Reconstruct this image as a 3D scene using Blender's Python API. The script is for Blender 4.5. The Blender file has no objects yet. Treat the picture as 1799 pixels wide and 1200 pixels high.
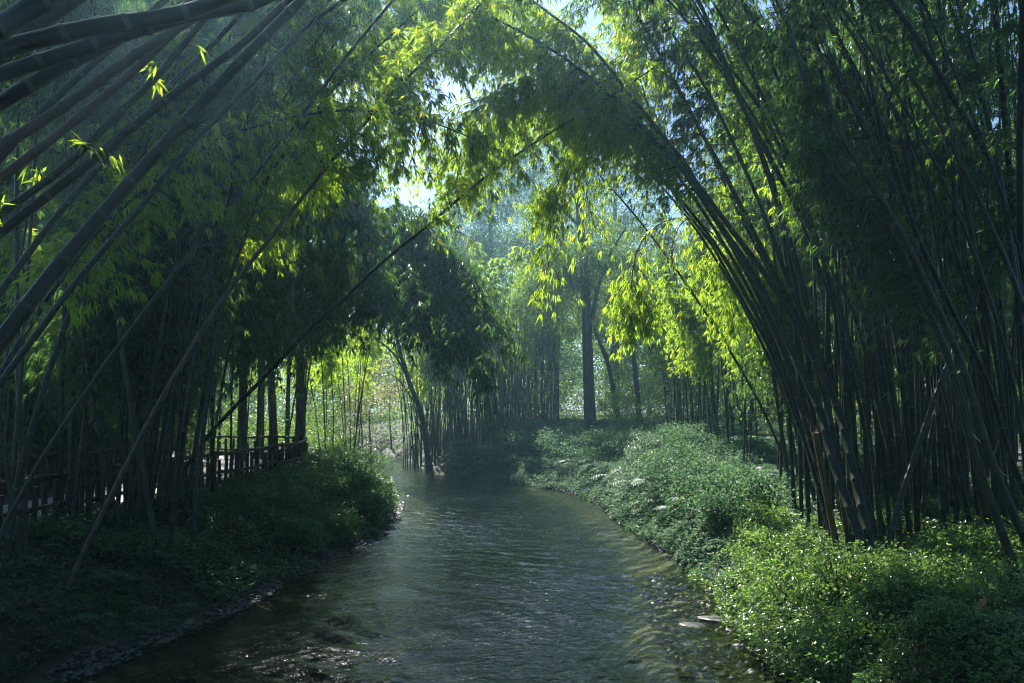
import bpy, math, random
import numpy as np
from mathutils import Vector
R = math.radians
rng = np.random.default_rng(7)
random.seed(7)
sc = bpy.context.scene
COL = sc.collection
# ------------------------------------------------------------------ camera, sky, sun, exposure
FPX = 1400.0; HC = 3.0; PITCH = math.atan(115.0/FPX)
cam_d = bpy.data.cameras.new('camera'); cam = bpy.data.objects.new('camera', cam_d); COL.objects.link(cam)
cam.location = (0, 0, HC); cam.rotation_euler = (math.pi/2+PITCH, 0, 0)
cam_d.sensor_width = 36.0; cam_d.lens = 36.0*FPX/1799.0; cam_d.clip_end = 2000.0; cam_d.clip_start = 0.05
sc.camera = cam
SUN_AZ = R(-19.0)       # measured from the view direction, negative = left
SUN_EL = R(42.0)
sun_vec = np.array([math.sin(SUN_AZ)*math.cos(SUN_EL), math.cos(SUN_AZ)*math.cos(SUN_EL), math.sin(SUN_EL)])
world = bpy.data.worlds.new('World'); sc.world = world; world.use_nodes = True
wn = world.node_tree; wn.nodes.clear()
sky = wn.nodes.new('ShaderNodeTexSky'); sky.sky_type = 'NISHITA'; sky.sun_disc = False
sky.sun_elevation = SUN_EL; sky.sun_rotation = SUN_AZ; sky.air_density = 1.0; sky.dust_density = 1.0; sky.ozone_density = 8.0
bg = wn.nodes.new('ShaderNodeBackground'); bg.inputs['Strength'].default_value = 0.055
wo = wn.nodes.new('ShaderNodeOutputWorld')
wn.links.new(sky.outputs[0], bg.inputs[0]); wn.links.new(bg.outputs[0], wo.inputs[0])
sl = bpy.data.lights.new('sun', 'SUN'); sl.energy = 5.0; sl.angle = R(0.6); sl.color = (1.0, 0.96, 0.88)
so = bpy.data.objects.new('sun', sl); COL.objects.link(so)
so.rotation_euler = Vector(tuple(-sun_vec)).to_track_quat('-Z', 'Y').to_euler()
so.location = (0, 0, 60)
sc.view_settings.view_transform = 'Standard'; sc.view_settings.look = 'None'
sc.view_settings.exposure = 1.7; sc.view_settings.gamma = 1.0
cy = sc.cycles
cy.use_denoising = True; cy.filter_width = 1.1; cy.denoising_prefilter = 'NONE'
cy.max_bounces = 7; cy.diffuse_bounces = 4; cy.glossy_bounces = 3; cy.transmission_bounces = 4
cy.transparent_max_bounces = 8; cy.volume_bounces = 1
cy.sample_clamp_indirect = 4.0; cy.sample_clamp_direct = 10.0
cy.caustics_reflective = False; cy.caustics_refractive = False

# ------------------------------------------------------------------ helpers
cp, sp = math.cos(PITCH), math.sin(PITCH)
def ray(px, py):
    x = (px-899.5)/FPX; y = (600-py)/FPX
    return np.array([x, cp-sp*y, sp+cp*y])
def P(px, py, D):
    d = ray(px, py); return np.array([0, 0, HC]) + d*(D/d[1])
def proj(p):
    q = np.asarray(p)-np.array([0, 0, HC])
    f = q[..., 1]*cp+q[..., 2]*sp; u = -q[..., 1]*sp+q[..., 2]*cp
    return 899.5+FPX*q[..., 0]/f, 600-FPX*u/f, f
def nrm(v):
    return v/np.maximum(np.linalg.norm(v, axis=-1, keepdims=True), 1e-9)
def sstep(a, b, x):
    t = np.clip((x-a)/(b-a), 0, 1); return t*t*(3-2*t)
_w = [(rng.normal(size=2), rng.uniform(0, 6.28)) for _ in range(24)]
def noise2(x, y, s):
    """cheap smooth noise from summed sines, -1..1"""
    r = 0
    for i, (k, ph) in enumerate(_w[:8]):
        k = k/np.linalg.norm(k)*(0.7+0.12*i)
        r = r+np.sin((k[0]*x+k[1]*y)*s+ph+1.7*np.sin((k[1]*x-k[0]*y)*s*0.63+ph*2))
    return r/8*1.6

XL_Y = [-200, -30, 0, 8.8, 10.6, 11.5, 13.8, 16.5, 20, 25.5, 31, 37, 42, 47, 55, 70, 110, 260]
XL_X = [-14, -7, -5.6, -5.0, -4.5, -4.2, -4.0, -3.45, -3.0, -3.55, -4.65, -6.2, -7.6, -9.2, -13, -24, -60, -190]
XR_Y = [-200, -30, 0, 9, 11.5, 12.9, 17.9, 21.5, 24, 26.5, 29, 31, 34, 36.5, 42, 47, 55, 70, 110, 260]
XR_X = [-2, 3.0, 3.2, 3.2, 3.2, 3.5, 3.2, 2.84, 2.9, 2.6, 1.9, .66, -1.3, -3.7, -4.9, -6.3, -9.3, -19, -53, -180]
def xl(y): return np.interp(y, XL_Y, XL_X)
def xr(y): return np.interp(y, XR_Y, XR_X)
def edge_noise(y): return 0.10*np.sin(y*2.1)+0.07*np.sin(y*4.7+1)
def height(x, y):
    x = np.asarray(x, float); y = np.asarray(y, float)
    l = xl(y)+edge_noise(y); r = xr(y)+edge_noise(y+40)
    slr = np.interp(y, [26, 30, 38, 44], [1, 1.6, 2.0, 1.3])   # the right edge runs diagonally there
    tl = l-x; tr = (x-r)/slr
    n = noise2(x, y, 1.1)*0.07+noise2(x+9, y, 3.3)*0.02
    hr = 0.14*sstep(0, .2, tr)+0.64*sstep(.05, .95, tr)+0.45*sstep(1.2, 5, tr)+sstep(14, 34, y)*0.9*sstep(.6, 6, tr)
    far_l = sstep(33, 42, y)
    hl = 0.10*sstep(0, .3, tl)+0.55*sstep(.15, 1.3, tl)+0.3*sstep(1.2, 3, tl)*(1-far_l*.6)
    flat = sstep(3.0, 4.0, tl)*(1-sstep(10, 12, tl))
    hl = hl+n*(1-flat*.9)*sstep(0, 1, tl)
    hr = hr+n*1.5*sstep(0, 1, tr)
    mid = np.minimum(-tl, -tr)       # positive inside the water
    dep = -(0.12*sstep(-.1, .5, mid)+0.55*sstep(.5, 2.4, mid))
    dep = dep+0.30*sstep(1.8, .6, np.abs(x-2.4))*sstep(17, 10, y)*sstep(.2, 1, mid)
    dep = dep+noise2(x*1.4, y, 2.3)*0.025*sstep(0, .6, mid)
    dep = np.minimum(dep, -.02-.07*sstep(.1, .6, mid))
    return np.where(tl > 0, hl, np.where(tr > 0, hr, dep))
def hz(x, y): return float(height(x, y))
def ground_hit(px, py):
    d = ray(px, py); o = np.array([0, 0, HC]); t = 3.0
    for _ in range(4000):
        p = o+d*t
        if p[2] <= hz(p[0], p[1]) or t > 120: return p
        t += 0.03
    return p

def mesh_quads(name, V, F, mats, midx=None, smooth=False):
    me = bpy.data.meshes.new(name)
    V = np.ascontiguousarray(V, dtype=np.float32).reshape(-1, 3)
    F = np.ascontiguousarray(F, dtype=np.int32).reshape(-1, 4)
    me.vertices.add(len(V)); me.vertices.foreach_set('co', V.ravel())
    me.loops.add(F.size); me.loops.foreach_set('vertex_index', F.ravel())
    me.polygons.add(len(F)); me.polygons.foreach_set('loop_start', np.arange(0, F.size, 4, dtype=np.int32))
    for m in mats: me.materials.append(m)
    if midx is not None: me.polygons.foreach_set('material_index', np.ascontiguousarray(midx, dtype=np.int32))
    me.polygons.foreach_set('use_smooth', np.full(len(F), bool(smooth)) if not hasattr(smooth, '__len__') else np.ascontiguousarray(smooth))
    me.update(calc_edges=True)
    return me
class QB:
    """collects quads"""
    def __init__(s): s.v = []; s.f = []; s.m = []; s.s = []; s.n = 0
    def add(s, V, F, m=0, smooth=False):
        V = np.asarray(V).reshape(-1, 3); F = np.asarray(F).reshape(-1, 4)
        s.v.append(V); s.f.append(F+s.n); s.n += len(V)
        s.m.append(np.full(len(F), m) if np.isscalar(m) else np.asarray(m)); s.s.append(np.full(len(F), smooth))
    def mesh(s, name, mats):
        return mesh_quads(name, np.concatenate(s.v), np.concatenate(s.f), mats, np.concatenate(s.m), np.concatenate(s.s))
def link(name, me, parent=None, loc=None):
    o = bpy.data.objects.new(name, me); COL.objects.link(o)
    if parent is not None: o.parent = parent
    if loc is not None: o.location = tuple(float(a) for a in loc)
    return o
def tag(o, label=None, cat=None, group=None, kind=None):
    if label: o['label'] = label
    if cat: o['category'] = cat
    if group: o['group'] = group
    if kind: o['kind'] = kind
    return o
def root(name, loc, label, cat, group=None, rz=0.0):
    o = link(name, None, None, loc); o.rotation_euler = (0, 0, rz); o.empty_display_size = 0.2
    return tag(o, label, cat, group)

def leaves(qb, B, D, L, W, m=0, flat=0.6, fold=0.12, droop=0.12):
    """kite-shaped leaves: base points B, directions D, lengths L, widths W"""
    n = len(B); D = nrm(D)
    ref = np.array([0, 0, 1.0])*flat+rng.normal(size=(n, 3))*(1-flat)
    S = nrm(np.cross(D, ref)); N = nrm(np.cross(S, D))
    L = np.broadcast_to(L, (n,))[:, None]; W = np.broadcast_to(W, (n,))[:, None]
    mid = B+D*L*0.36
    V = np.empty((n, 4, 3))
    V[:, 0] = B; V[:, 1] = mid+S*W*.5+N*W*fold; V[:, 2] = B+D*L-np.array([0, 0, 1.0])*L*droop; V[:, 3] = mid-S*W*.5+N*W*fold
    F = np.arange(n*4).reshape(n, 4)
    qb.add(V, F, m)
def sticks(qb, A, Bp, ra, rb, m=0):
    """3-sided tapered twigs from points A to Bp"""
    n = len(A)
    if n == 0: return
    T = nrm(Bp-A); S = nrm(np.cross(T, rng.normal(size=(n, 3)))); U = np.cross(T, S)
    ra = np.broadcast_to(ra, (n,))[:, None]; rb = np.broadcast_to(rb, (n,))[:, None]
    V = np.empty((n, 6, 3))
    for k in range(3):
        c, s_ = math.cos(k*2.094), math.sin(k*2.094)
        V[:, k] = A+(S*c+U*s_)*ra; V[:, 3+k] = Bp+(S*c+U*s_)*rb
    base = (np.arange(n)*6)[:, None]
    F = np.stack([np.concatenate([base+k, base+(k+1) % 3, base+3+(k+1) % 3, base+3+k], 1) for k in range(3)], 1)
    qb.add(V, F, m, True)
def tube(qb, pts, rad, sides=8, m=0, caps=True):
    """tube along pts; m may be one value per ring gap"""
    pts = np.asarray(pts); rad = np.broadcast_to(rad, (len(pts),)); n = len(pts)
    T = nrm(np.gradient(pts, axis=0))
    S = np.zeros_like(pts); s0 = nrm(np.cross(T[0], [0.31, 0.9, 0.2]))
    for i in range(n):
        s0 = s0-T[i]*np.dot(s0, T[i]); s0 = s0/np.linalg.norm(s0); S[i] = s0
    U = np.cross(T, S)
    a = np.arange(sides)*2*math.pi/sides
    V = pts[:, None]+(S[:, None]*np.cos(a)[None, :, None]+U[:, None]*np.sin(a)[None, :, None])*rad[:, None, None]
    i = np.arange(n-1)[:, None]*sides; k = np.arange(sides)[None]; k2 = (k+1) % sides
    F = np.stack([i+k, i+k2, i+sides+k2, i+sides+k], -1).reshape(-1, 4)
    mm = m if np.isscalar(m) else np.repeat(np.asarray(m), sides)
    qb.add(V.reshape(-1, 3), F, mm, True)
    if caps:
        for ring, c in ((0, pts[0]), (n-1, pts[-1])):
            vv = np.concatenate([V[ring], c[None]]); ff = [[j, (j+1) % sides, (j+2) % sides, sides] for j in range(0, sides, 2)]
            qb.add(vv, ff, 0 if not np.isscalar(m) else m)
def spline(ctrl, step=0.1):
    c = np.asarray(ctrl, float); c = np.concatenate([2*c[:1]-c[1:2], c, 2*c[-1:]-c[-2:-1]])
    out = []
    for i in range(1, len(c)-2):
        p0, p1, p2, p3 = c[i-1:i+3]; n = max(2, int(np.linalg.norm(p2-p1)/step))
        t = (np.arange(n)/n)[:, None]
        out.append(0.5*((2*p1)+(-p0+p2)*t+(2*p0-5*p1+4*p2-p3)*t*t+(-p0+3*p1-3*p2+p3)*t**3))
    out.append(c[-2][None]); q = np.concatenate(out)
    s = np.concatenate([[0], np.cumsum(np.linalg.norm(np.diff(q, axis=0), axis=1))])
    return q, s
def resample(q, s, t):
    return np.stack([np.interp(t, s, q[:, k]) for k in range(3)], 1)

# ------------------------------------------------------------------ materials
def mat(name):
    m = bpy.data.materials.new(name); m.use_nodes = True; nt = m.node_tree; nt.nodes.clear()
    out = nt.nodes.new('ShaderNodeOutputMaterial'); return m, nt, out
def ramp(nt, fac, stops):
    r = nt.nodes.new('ShaderNodeValToRGB'); e = r.color_ramp.elements
    e[0].position = stops[0][0]; e[0].color = (*stops[0][1], 1); e[1].position = stops[1][0]; e[1].color = (*stops[1][1], 1)
    for p, c in stops[2:]:
        k = e.new(p); k.color = (*c, 1)
    nt.links.new(fac, r.inputs[0]); return r.outputs[0]
def noise(nt, scale, detail=4, coords=None, dist=0.0, rough=0.55):
    n = nt.nodes.new('ShaderNodeTexNoise'); n.inputs['Scale'].default_value = scale; n.inputs['Detail'].default_value = detail
    n.inputs['Distortion'].default_value = dist; n.inputs['Roughness'].default_value = rough
    if coords is not None: nt.links.new(coords, n.inputs['Vector'])
    return n.outputs['Fac']
def geo(nt): return nt.nodes.new('ShaderNodeNewGeometry')
def leaf_mat(name, dark, light, trans, tmix=0.5, rough=0.38, spec=0.5):
    m, nt, out = mat(name); g = geo(nt)
    col = ramp(nt, g.outputs['Random Per Island'], [(0, dark), (1, light)])
    tcol = ramp(nt, g.outputs['Random Per Island'], [(0, tuple(a*.6 for a in trans)), (0.93, trans), (0.97, (trans[0]*1.6, trans[1]*.95, trans[2]))])
    b = nt.nodes.new('ShaderNodeBsdfPrincipled'); b.inputs['Roughness'].default_value = rough; b.inputs['Specular IOR Level'].default_value = spec
    nt.links.new(col, b.inputs['Base Color'])
    t = nt.nodes.new('ShaderNodeBsdfTranslucent'); nt.links.new(tcol, t.inputs['Color'])
    mx = nt.nodes.new('ShaderNodeMixShader'); mx.inputs[0].default_value = tmix
    nt.links.new(b.outputs[0], mx.inputs[1]); nt.links.new(t.outputs[0], mx.inputs[2]); nt.links.new(mx.outputs[0], out.inputs[0])
    return m
def bark_mat(name, c1, c2, scale=6, stretch=(1, 1, .2), rough=0.8, bump=0.3, spec=0.3):
    m, nt, out = mat(name)
    tc = nt.nodes.new('ShaderNodeTexCoord'); mp = nt.nodes.new('ShaderNodeMapping'); mp.inputs['Scale'].default_value = stretch
    nt.links.new(tc.outputs['Object'], mp.inputs[0])
    n = noise(nt, scale, 6, mp.outputs[0], 0.4)
    b = nt.nodes.new('ShaderNodeBsdfPrincipled'); b.inputs['Roughness'].default_value = rough; b.inputs['Specular IOR Level'].default_value = spec
    nt.links.new(ramp(nt, n, [(0.3, c1), (0.7, c2)]), b.inputs['Base Color'])
    bp = nt.nodes.new('ShaderNodeBump'); bp.inputs['Strength'].default_value = bump; bp.inputs['Distance'].default_value = 0.02
    nt.links.new(n, bp.inputs['Height']); nt.links.new(bp.outputs[0], b.inputs['Normal'])
    nt.links.new(b.outputs[0], out.inputs[0]); return m
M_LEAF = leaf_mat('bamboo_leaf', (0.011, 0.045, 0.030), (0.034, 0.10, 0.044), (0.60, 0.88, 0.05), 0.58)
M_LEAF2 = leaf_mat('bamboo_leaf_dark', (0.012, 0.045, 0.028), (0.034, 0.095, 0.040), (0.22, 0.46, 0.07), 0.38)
M_COVER = leaf_mat('ground_cover_leaf', (0.035, 0.10, 0.035), (0.11, 0.23, 0.07), (0.34, 0.60, 0.10), 0.38, 0.30, 0.75)
M_FERN = leaf_mat('fern_leaf', (0.025, 0.075, 0.050), (0.06, 0.135, 0.08), (0.18, 0.38, 0.14), 0.35, 0.5, 0.2)
M_LEFT = leaf_mat('bank_leaf', (0.022, 0.07, 0.036), (0.065, 0.15, 0.06), (0.20, 0.42, 0.08), 0.35, 0.32, 0.6)
M_SUNLIT = leaf_mat('sunlit_leaf', (0.09, 0.14, 0.11), (0.24, 0.31, 0.25), (0.3, 0.45, 0.22), 0.35, 0.3, 0.8)  # sun dapple on the bank shrubs put into a paler leaf colour
M_TREE = leaf_mat('tree_leaf', (0.028, 0.07, 0.025), (0.06, 0.13, 0.04), (0.25, 0.44, 0.06), 0.42)
M_AUT = leaf_mat('autumn_leaf', (0.10, 0.11, 0.04), (0.20, 0.16, 0.08), (0.42, 0.42, 0.16), 0.5)
M_DRY = leaf_mat('dry_leaf', (0.05, 0.035, 0.018), (0.16, 0.11, 0.06), (0.20, 0.11, 0.03), 0.25, 0.6, 0.2)
M_CULM = bark_mat('bamboo_culm', (0.012, 0.022, 0.016), (0.034, 0.048, 0.028), 5, (3, 3, .35), 0.30, 0.08, 0.45)
M_CULMB = bark_mat('bamboo_culm_brown', (0.040, 0.030, 0.016), (0.085, 0.060, 0.032), 5, (3, 3, .35), 0.45, 0.1, 0.5)
M_NODE = bark_mat('bamboo_node', (0.034, 0.038, 0.03), (0.09, 0.094, 0.07), 20, (1, 1, 1), 0.7, 0.1)
M_TWIG = bark_mat('twig', (0.025, 0.03, 0.015), (0.05, 0.05, 0.03), 10)
M_BARK = bark_mat('tree_bark', (0.045, 0.043, 0.036), (0.13, 0.12, 0.10), 7, (1, 1, .25), 0.85, 0.5)
M_WOOD = bark_mat('fence_log', (0.030, 0.020, 0.014), (0.085, 0.060, 0.042), 9, (1, 1, .3), 0.6, 0.5)
M_SHEATH = bark_mat('bamboo_sheath', (0.22, 0.10, 0.045), (0.42, 0.22, 0.11), 12, (1, 1, .2), 0.6, 0.3)
M_DEAD = bark_mat('dead_culm', (0.05, 0.034, 0.02), (0.20, 0.13, 0.075), 7, (3, 3, .3), 0.5, 0.3)
M_STONE = bark_mat('slate_rock', (0.022, 0.025, 0.027), (0.085, 0.08, 0.07), 4, (1, 1, 1), 0.55, 0.5, 0.5)
M_CONC = bark_mat('pale_stone', (0.35, 0.36, 0.35), (0.55, 0.55, 0.52), 5, (1, 1, 1), 0.8, 0.2)

def culm_mat(name, stops, rough=.30):
    m, nt, out = mat(name)
    tc = nt.nodes.new('ShaderNodeTexCoord'); mp = nt.nodes.new('ShaderNodeMapping'); mp.inputs['Scale'].default_value = (3, 3, .5); nt.links.new(tc.outputs['Object'], mp.inputs[0])
    oi = nt.nodes.new('ShaderNodeObjectInfo')
    ad = nt.nodes.new('ShaderNodeVectorMath'); ad.operation = 'ADD'; cx = nt.nodes.new('ShaderNodeCombineXYZ')
    mu = nt.nodes.new('ShaderNodeMath'); mu.operation = 'MULTIPLY'; mu.inputs[1].default_value = 37.0; nt.links.new(oi.outputs['Random'], mu.inputs[0]); nt.links.new(mu.outputs[0], cx.inputs[0])
    nt.links.new(mp.outputs[0], ad.inputs[0]); nt.links.new(cx.outputs[0], ad.inputs[1])
    n = noise(nt, 4, 7, ad.outputs[0], .6, .65)
    a = nt.nodes.new('ShaderNodeMath'); a.operation = 'MULTIPLY_ADD'; a.inputs[1].default_value = .55; nt.links.new(n, a.inputs[0])
    b_ = nt.nodes.new('ShaderNodeMath'); b_.operation = 'MULTIPLY'; b_.inputs[1].default_value = .5; nt.links.new(oi.outputs['Random'], b_.inputs[0]); nt.links.new(b_.outputs[0], a.inputs[2])
    col = ramp(nt, a.outputs[0], stops)
    spot = ramp(nt, noise(nt, 26, 3, tc.outputs['Object']), [(.60, (1, 1, 1)), (.70, (.35, .34, .3))])
    mx = nt.nodes.new('ShaderNodeMix'); mx.data_type = 'RGBA'; mx.blend_type = 'MULTIPLY'; mx.inputs[0].default_value = .7; nt.links.new(col, mx.inputs[6]); nt.links.new(spot, mx.inputs[7])
    b = nt.nodes.new('ShaderNodeBsdfPrincipled'); b.inputs['Specular IOR Level'].default_value = .32; nt.links.new(mx.outputs[2], b.inputs['Base Color'])
    rr = nt.nodes.new('ShaderNodeMapRange'); rr.inputs[3].default_value = rough-.08; rr.inputs[4].default_value = rough+.25; nt.links.new(n, rr.inputs[0]); nt.links.new(rr.outputs[0], b.inputs['Roughness'])
    nt.links.new(b.outputs[0], out.inputs[0]); return m
M_CULM = culm_mat('bamboo_culm', [(.15, (.006, .012, .010)), (.45, (.014, .024, .015)), (.7, (.028, .036, .018)), (.88, (.06, .05, .025))])
def ground_material():
    m, nt, out = mat('forest_floor')
    tc = nt.nodes.new('ShaderNodeTexCoord'); v = tc.outputs['Object']
    soil = ramp(nt, noise(nt, 2.2, 8, v, 0.5, 0.65), [(0.3, (0.018, 0.014, 0.009)), (0.7, (0.055, 0.045, 0.028))])
    moss = ramp(nt, noise(nt, 9, 6, v), [(0.35, (0.012, 0.028, 0.010)), (0.7, (0.035, 0.065, 0.02))])
    mx = nt.nodes.new('ShaderNodeMix'); mx.data_type = 'RGBA'
    nt.links.new(ramp(nt, noise(nt, 0.8, 5, v), [(0.42, (0, 0, 0)), (0.6, (1, 1, 1))]), mx.inputs[0])
    nt.links.new(soil, mx.inputs[6]); nt.links.new(moss, mx.inputs[7])
    # stream bed: flat slabs of olive-brown stone
    mp = nt.nodes.new('ShaderNodeMapping'); mp.inputs['Scale'].default_value = (1.0, 0.75, 1); mp.inputs['Rotation'].default_value = (0, 0, .4)
    nt.links.new(v, mp.inputs[0])
    vo = nt.nodes.new('ShaderNodeTexVoronoi'); vo.inputs['Scale'].default_value = 4.6; vo.inputs['Randomness'].default_value = 1.0
    ds = nt.nodes.new('ShaderNodeVectorMath'); ds.operation = 'ADD'
    nz = nt.nodes.new('ShaderNodeTexNoise'); nz.inputs['Scale'].default_value = 3.0; nt.links.new(v, nz.inputs['Vector'])
    sca = nt.nodes.new('ShaderNodeVectorMath'); sca.operation = 'SCALE'; sca.inputs['Scale'].default_value = 0.5
    nt.links.new(nz.outputs['Color'], sca.inputs[0]); nt.links.new(mp.outputs[0], ds.inputs[0]); nt.links.new(sca.outputs[0], ds.inputs[1])
    nt.links.new(ds.outputs[0], vo.inputs['Vector'])
    sep = nt.nodes.new('ShaderNodeSeparateColor'); nt.links.new(vo.outputs['Color'], sep.inputs[0])
    slab = ramp(nt, sep.outputs[0], [(0, (0.08, 0.07, 0.04)), (1, (0.30, 0.25, 0.16)), (0.5, (0.15, 0.13, 0.07))])
    vo2 = nt.nodes.new('ShaderNodeTexVoronoi'); vo2.feature = 'DISTANCE_TO_EDGE'; vo2.inputs['Scale'].default_value = 4.6
    nt.links.new(ds.outputs[0], vo2.inputs['Vector'])
    crack = ramp(nt, vo2.outputs['Distance'], [(0.0, (0.25, 0.25, 0.22)), (0.13, (1, 1, 1))])
    mul = nt.nodes.new('ShaderNodeMix'); mul.data_type = 'RGBA'; mul.blend_type = 'MULTIPLY'; mul.inputs[0].default_value = 1
    nt.links.new(slab, mul.inputs[6]); nt.links.new(crack, mul.inputs[7])
    alg = nt.nodes.new('ShaderNodeMix'); alg.data_type = 'RGBA'
    nt.links.new(ramp(nt, noise(nt, 1.1, 5, v), [(0.40, (0, 0, 0)), (0.62, (1, 1, 1))]), alg.inputs[0])
    nt.links.new(mul.outputs[2], alg.inputs[6]); alg.inputs[7].default_value = (0.05, 0.075, 0.03, 1)
    sx = nt.nodes.new('ShaderNodeSeparateXYZ'); nt.links.new(v, sx.inputs[0])
    under = ramp(nt, sx.outputs['Z'], [(0.0, (1, 1, 1)), (0.06, (0, 0, 0))])
    fin = nt.nodes.new('ShaderNodeMix'); fin.data_type = 'RGBA'
    nt.links.new(under, fin.inputs[0]); nt.links.new(mx.outputs[2], fin.inputs[6]); nt.links.new(alg.outputs[2], fin.inputs[7])
    b = nt.nodes.new('ShaderNodeBsdfPrincipled'); b.inputs['Roughness'].default_value = 0.85
    nt.links.new(fin.outputs[2], b.inputs['Base Color'])
    bp = nt.nodes.new('ShaderNodeBump'); bp.inputs['Strength'].default_value = .6; bp.inputs['Distance'].default_value = .05
    nt.links.new(noise(nt, 14, 8, v), bp.inputs['Height']); nt.links.new(bp.outputs[0], b.inputs['Normal'])
    nt.links.new(b.outputs[0], out.inputs[0]); return m
def water_material():
    m, nt, out = mat('stream_water')
    tc = nt.nodes.new('ShaderNodeTexCoord')
    mp = nt.nodes.new('ShaderNodeMapping'); mp.inputs['Scale'].default_value = (0.8, 1.5, 1); nt.links.new(tc.outputs['Object'], mp.inputs[0])
    n1 = noise(nt, 2.6, 3, mp.outputs[0], 0.7); n2 = noise(nt, 9.0, 4, mp.outputs[0], 0.8)
    n3 = noise(nt, 0.35, 2, tc.outputs['Object'], 0.3)
    amp = nt.nodes.new('ShaderNodeMapRange'); nt.links.new(n3, amp.inputs[0]); amp.inputs[1].default_value = .35; amp.inputs[2].default_value = .65; amp.inputs[3].default_value = .45; amp.inputs[4].default_value = 1.3
    b1 = nt.nodes.new('ShaderNodeBump'); b1.inputs['Distance'].default_value = 0.03; nt.links.new(amp.outputs[0], b1.inputs['Strength'])
    b2 = nt.nodes.new('ShaderNodeBump'); b2.inputs['Distance'].default_value = 0.02; nt.links.new(amp.outputs[0], b2.inputs['Strength'])
    nt.links.new(n1, b1.inputs['Height']); nt.links.new(n2, b2.inputs['Height']); nt.links.new(b1.outputs[0], b2.inputs['Normal'])
    fr = nt.nodes.new('ShaderNodeFresnel'); fr.inputs['IOR'].default_value = 1.45; nt.links.new(b2.outputs[0], fr.inputs['Normal'])
    tr = nt.nodes.new('ShaderNodeBsdfTransparent'); 
    at = nt.nodes.new('ShaderNodeAttribute'); at.attribute_name = 'depth'
    nt.links.new(ramp(nt, at.outputs['Fac'], [(0.0, (.85, .88, .78)), (0.7, (.09, .17, .14)), (.16, (.62, .66, .48)), (.35, (.22, .33, .25))]), tr.inputs[0])
    gl = nt.nodes.new('ShaderNodeBsdfGlossy'); gl.inputs['Roughness'].default_value = 0.03; nt.links.new(b2.outputs[0], gl.inputs['Normal'])
    mx = nt.nodes.new('ShaderNodeMixShader'); nt.links.new(fr.outputs[0], mx.inputs[0]); nt.links.new(tr.outputs[0], mx.inputs[1]); nt.links.new(gl.outputs[0], mx.inputs[2])
    nt.links.new(mx.outputs[0], out.inputs[0]); return m
def path_material():
    m, nt, out = mat('path_paving')
    tc = nt.nodes.new('ShaderNodeTexCoord'); mp = nt.nodes.new('ShaderNodeMapping'); nt.links.new(tc.outputs['Object'], mp.inputs[0])
    br = nt.nodes.new('ShaderNodeTexBrick'); br.inputs['Scale'].default_value = 2.2; br.inputs['Color1'].default_value = (.40, .42, .42, 1); br.inputs['Color2'].default_value = (.52, .53, .52, 1)
    br.inputs['Mortar'].default_value = (.06, .06, .05, 1); br.inputs['Mortar Size'].default_value = 0.015
    nt.links.new(mp.outputs[0], br.inputs['Vector'])
    mu = nt.nodes.new('ShaderNodeMix'); mu.data_type = 'RGBA'; mu.blend_type = 'MULTIPLY'; mu.inputs[0].default_value = 1
    nt.links.new(br.outputs[0], mu.inputs[6]); nt.links.new(ramp(nt, noise(nt, 3, 7), [(0.3, (.6, .6, .56)), (0.6, (1, 1, 1))]), mu.inputs[7])
    b = nt.nodes.new('ShaderNodeBsdfPrincipled'); b.inputs['Roughness'].default_value = 0.7
    nt.links.new(mu.outputs[2], b.inputs['Base Color']); nt.links.new(b.outputs[0], out.inputs[0]); return m

# ------------------------------------------------------------------ ground, water, path
def spaced(lo, dlo, dhi, hi, st):
    a = np.arange(dlo, dhi+1e-6, st); k = np.geomspace(1, 1+(hi-dhi), 26)-1; k2 = np.geomspace(1, 1+(dlo-lo), 26)-1
    return np.concatenate([(dlo-k2[1:])[::-1], a, dhi+k[1:]])
def build_ground():
    X = spaced(-220, -15, 15, 220, .16); Y = spaced(-120, 3, 50, 300, .2)
    gx, gy = np.meshgrid(X, Y); z = height(gx, gy)
    V = np.stack([gx, gy, z], -1).reshape(-1, 3); nx = len(X); ny = len(Y)
    i = np.arange(ny-1)[:, None]*nx+np.arange(nx-1)[None]
    F = np.stack([i, i+1, i+nx+1, i+nx], -1).reshape(-1, 4)
    tag(link('ground', mesh_quads('ground', V, F, [ground_material()], smooth=True)), 'dark earth banks and slabby bed of the stream', 'ground', kind='structure')
build_ground()
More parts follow.
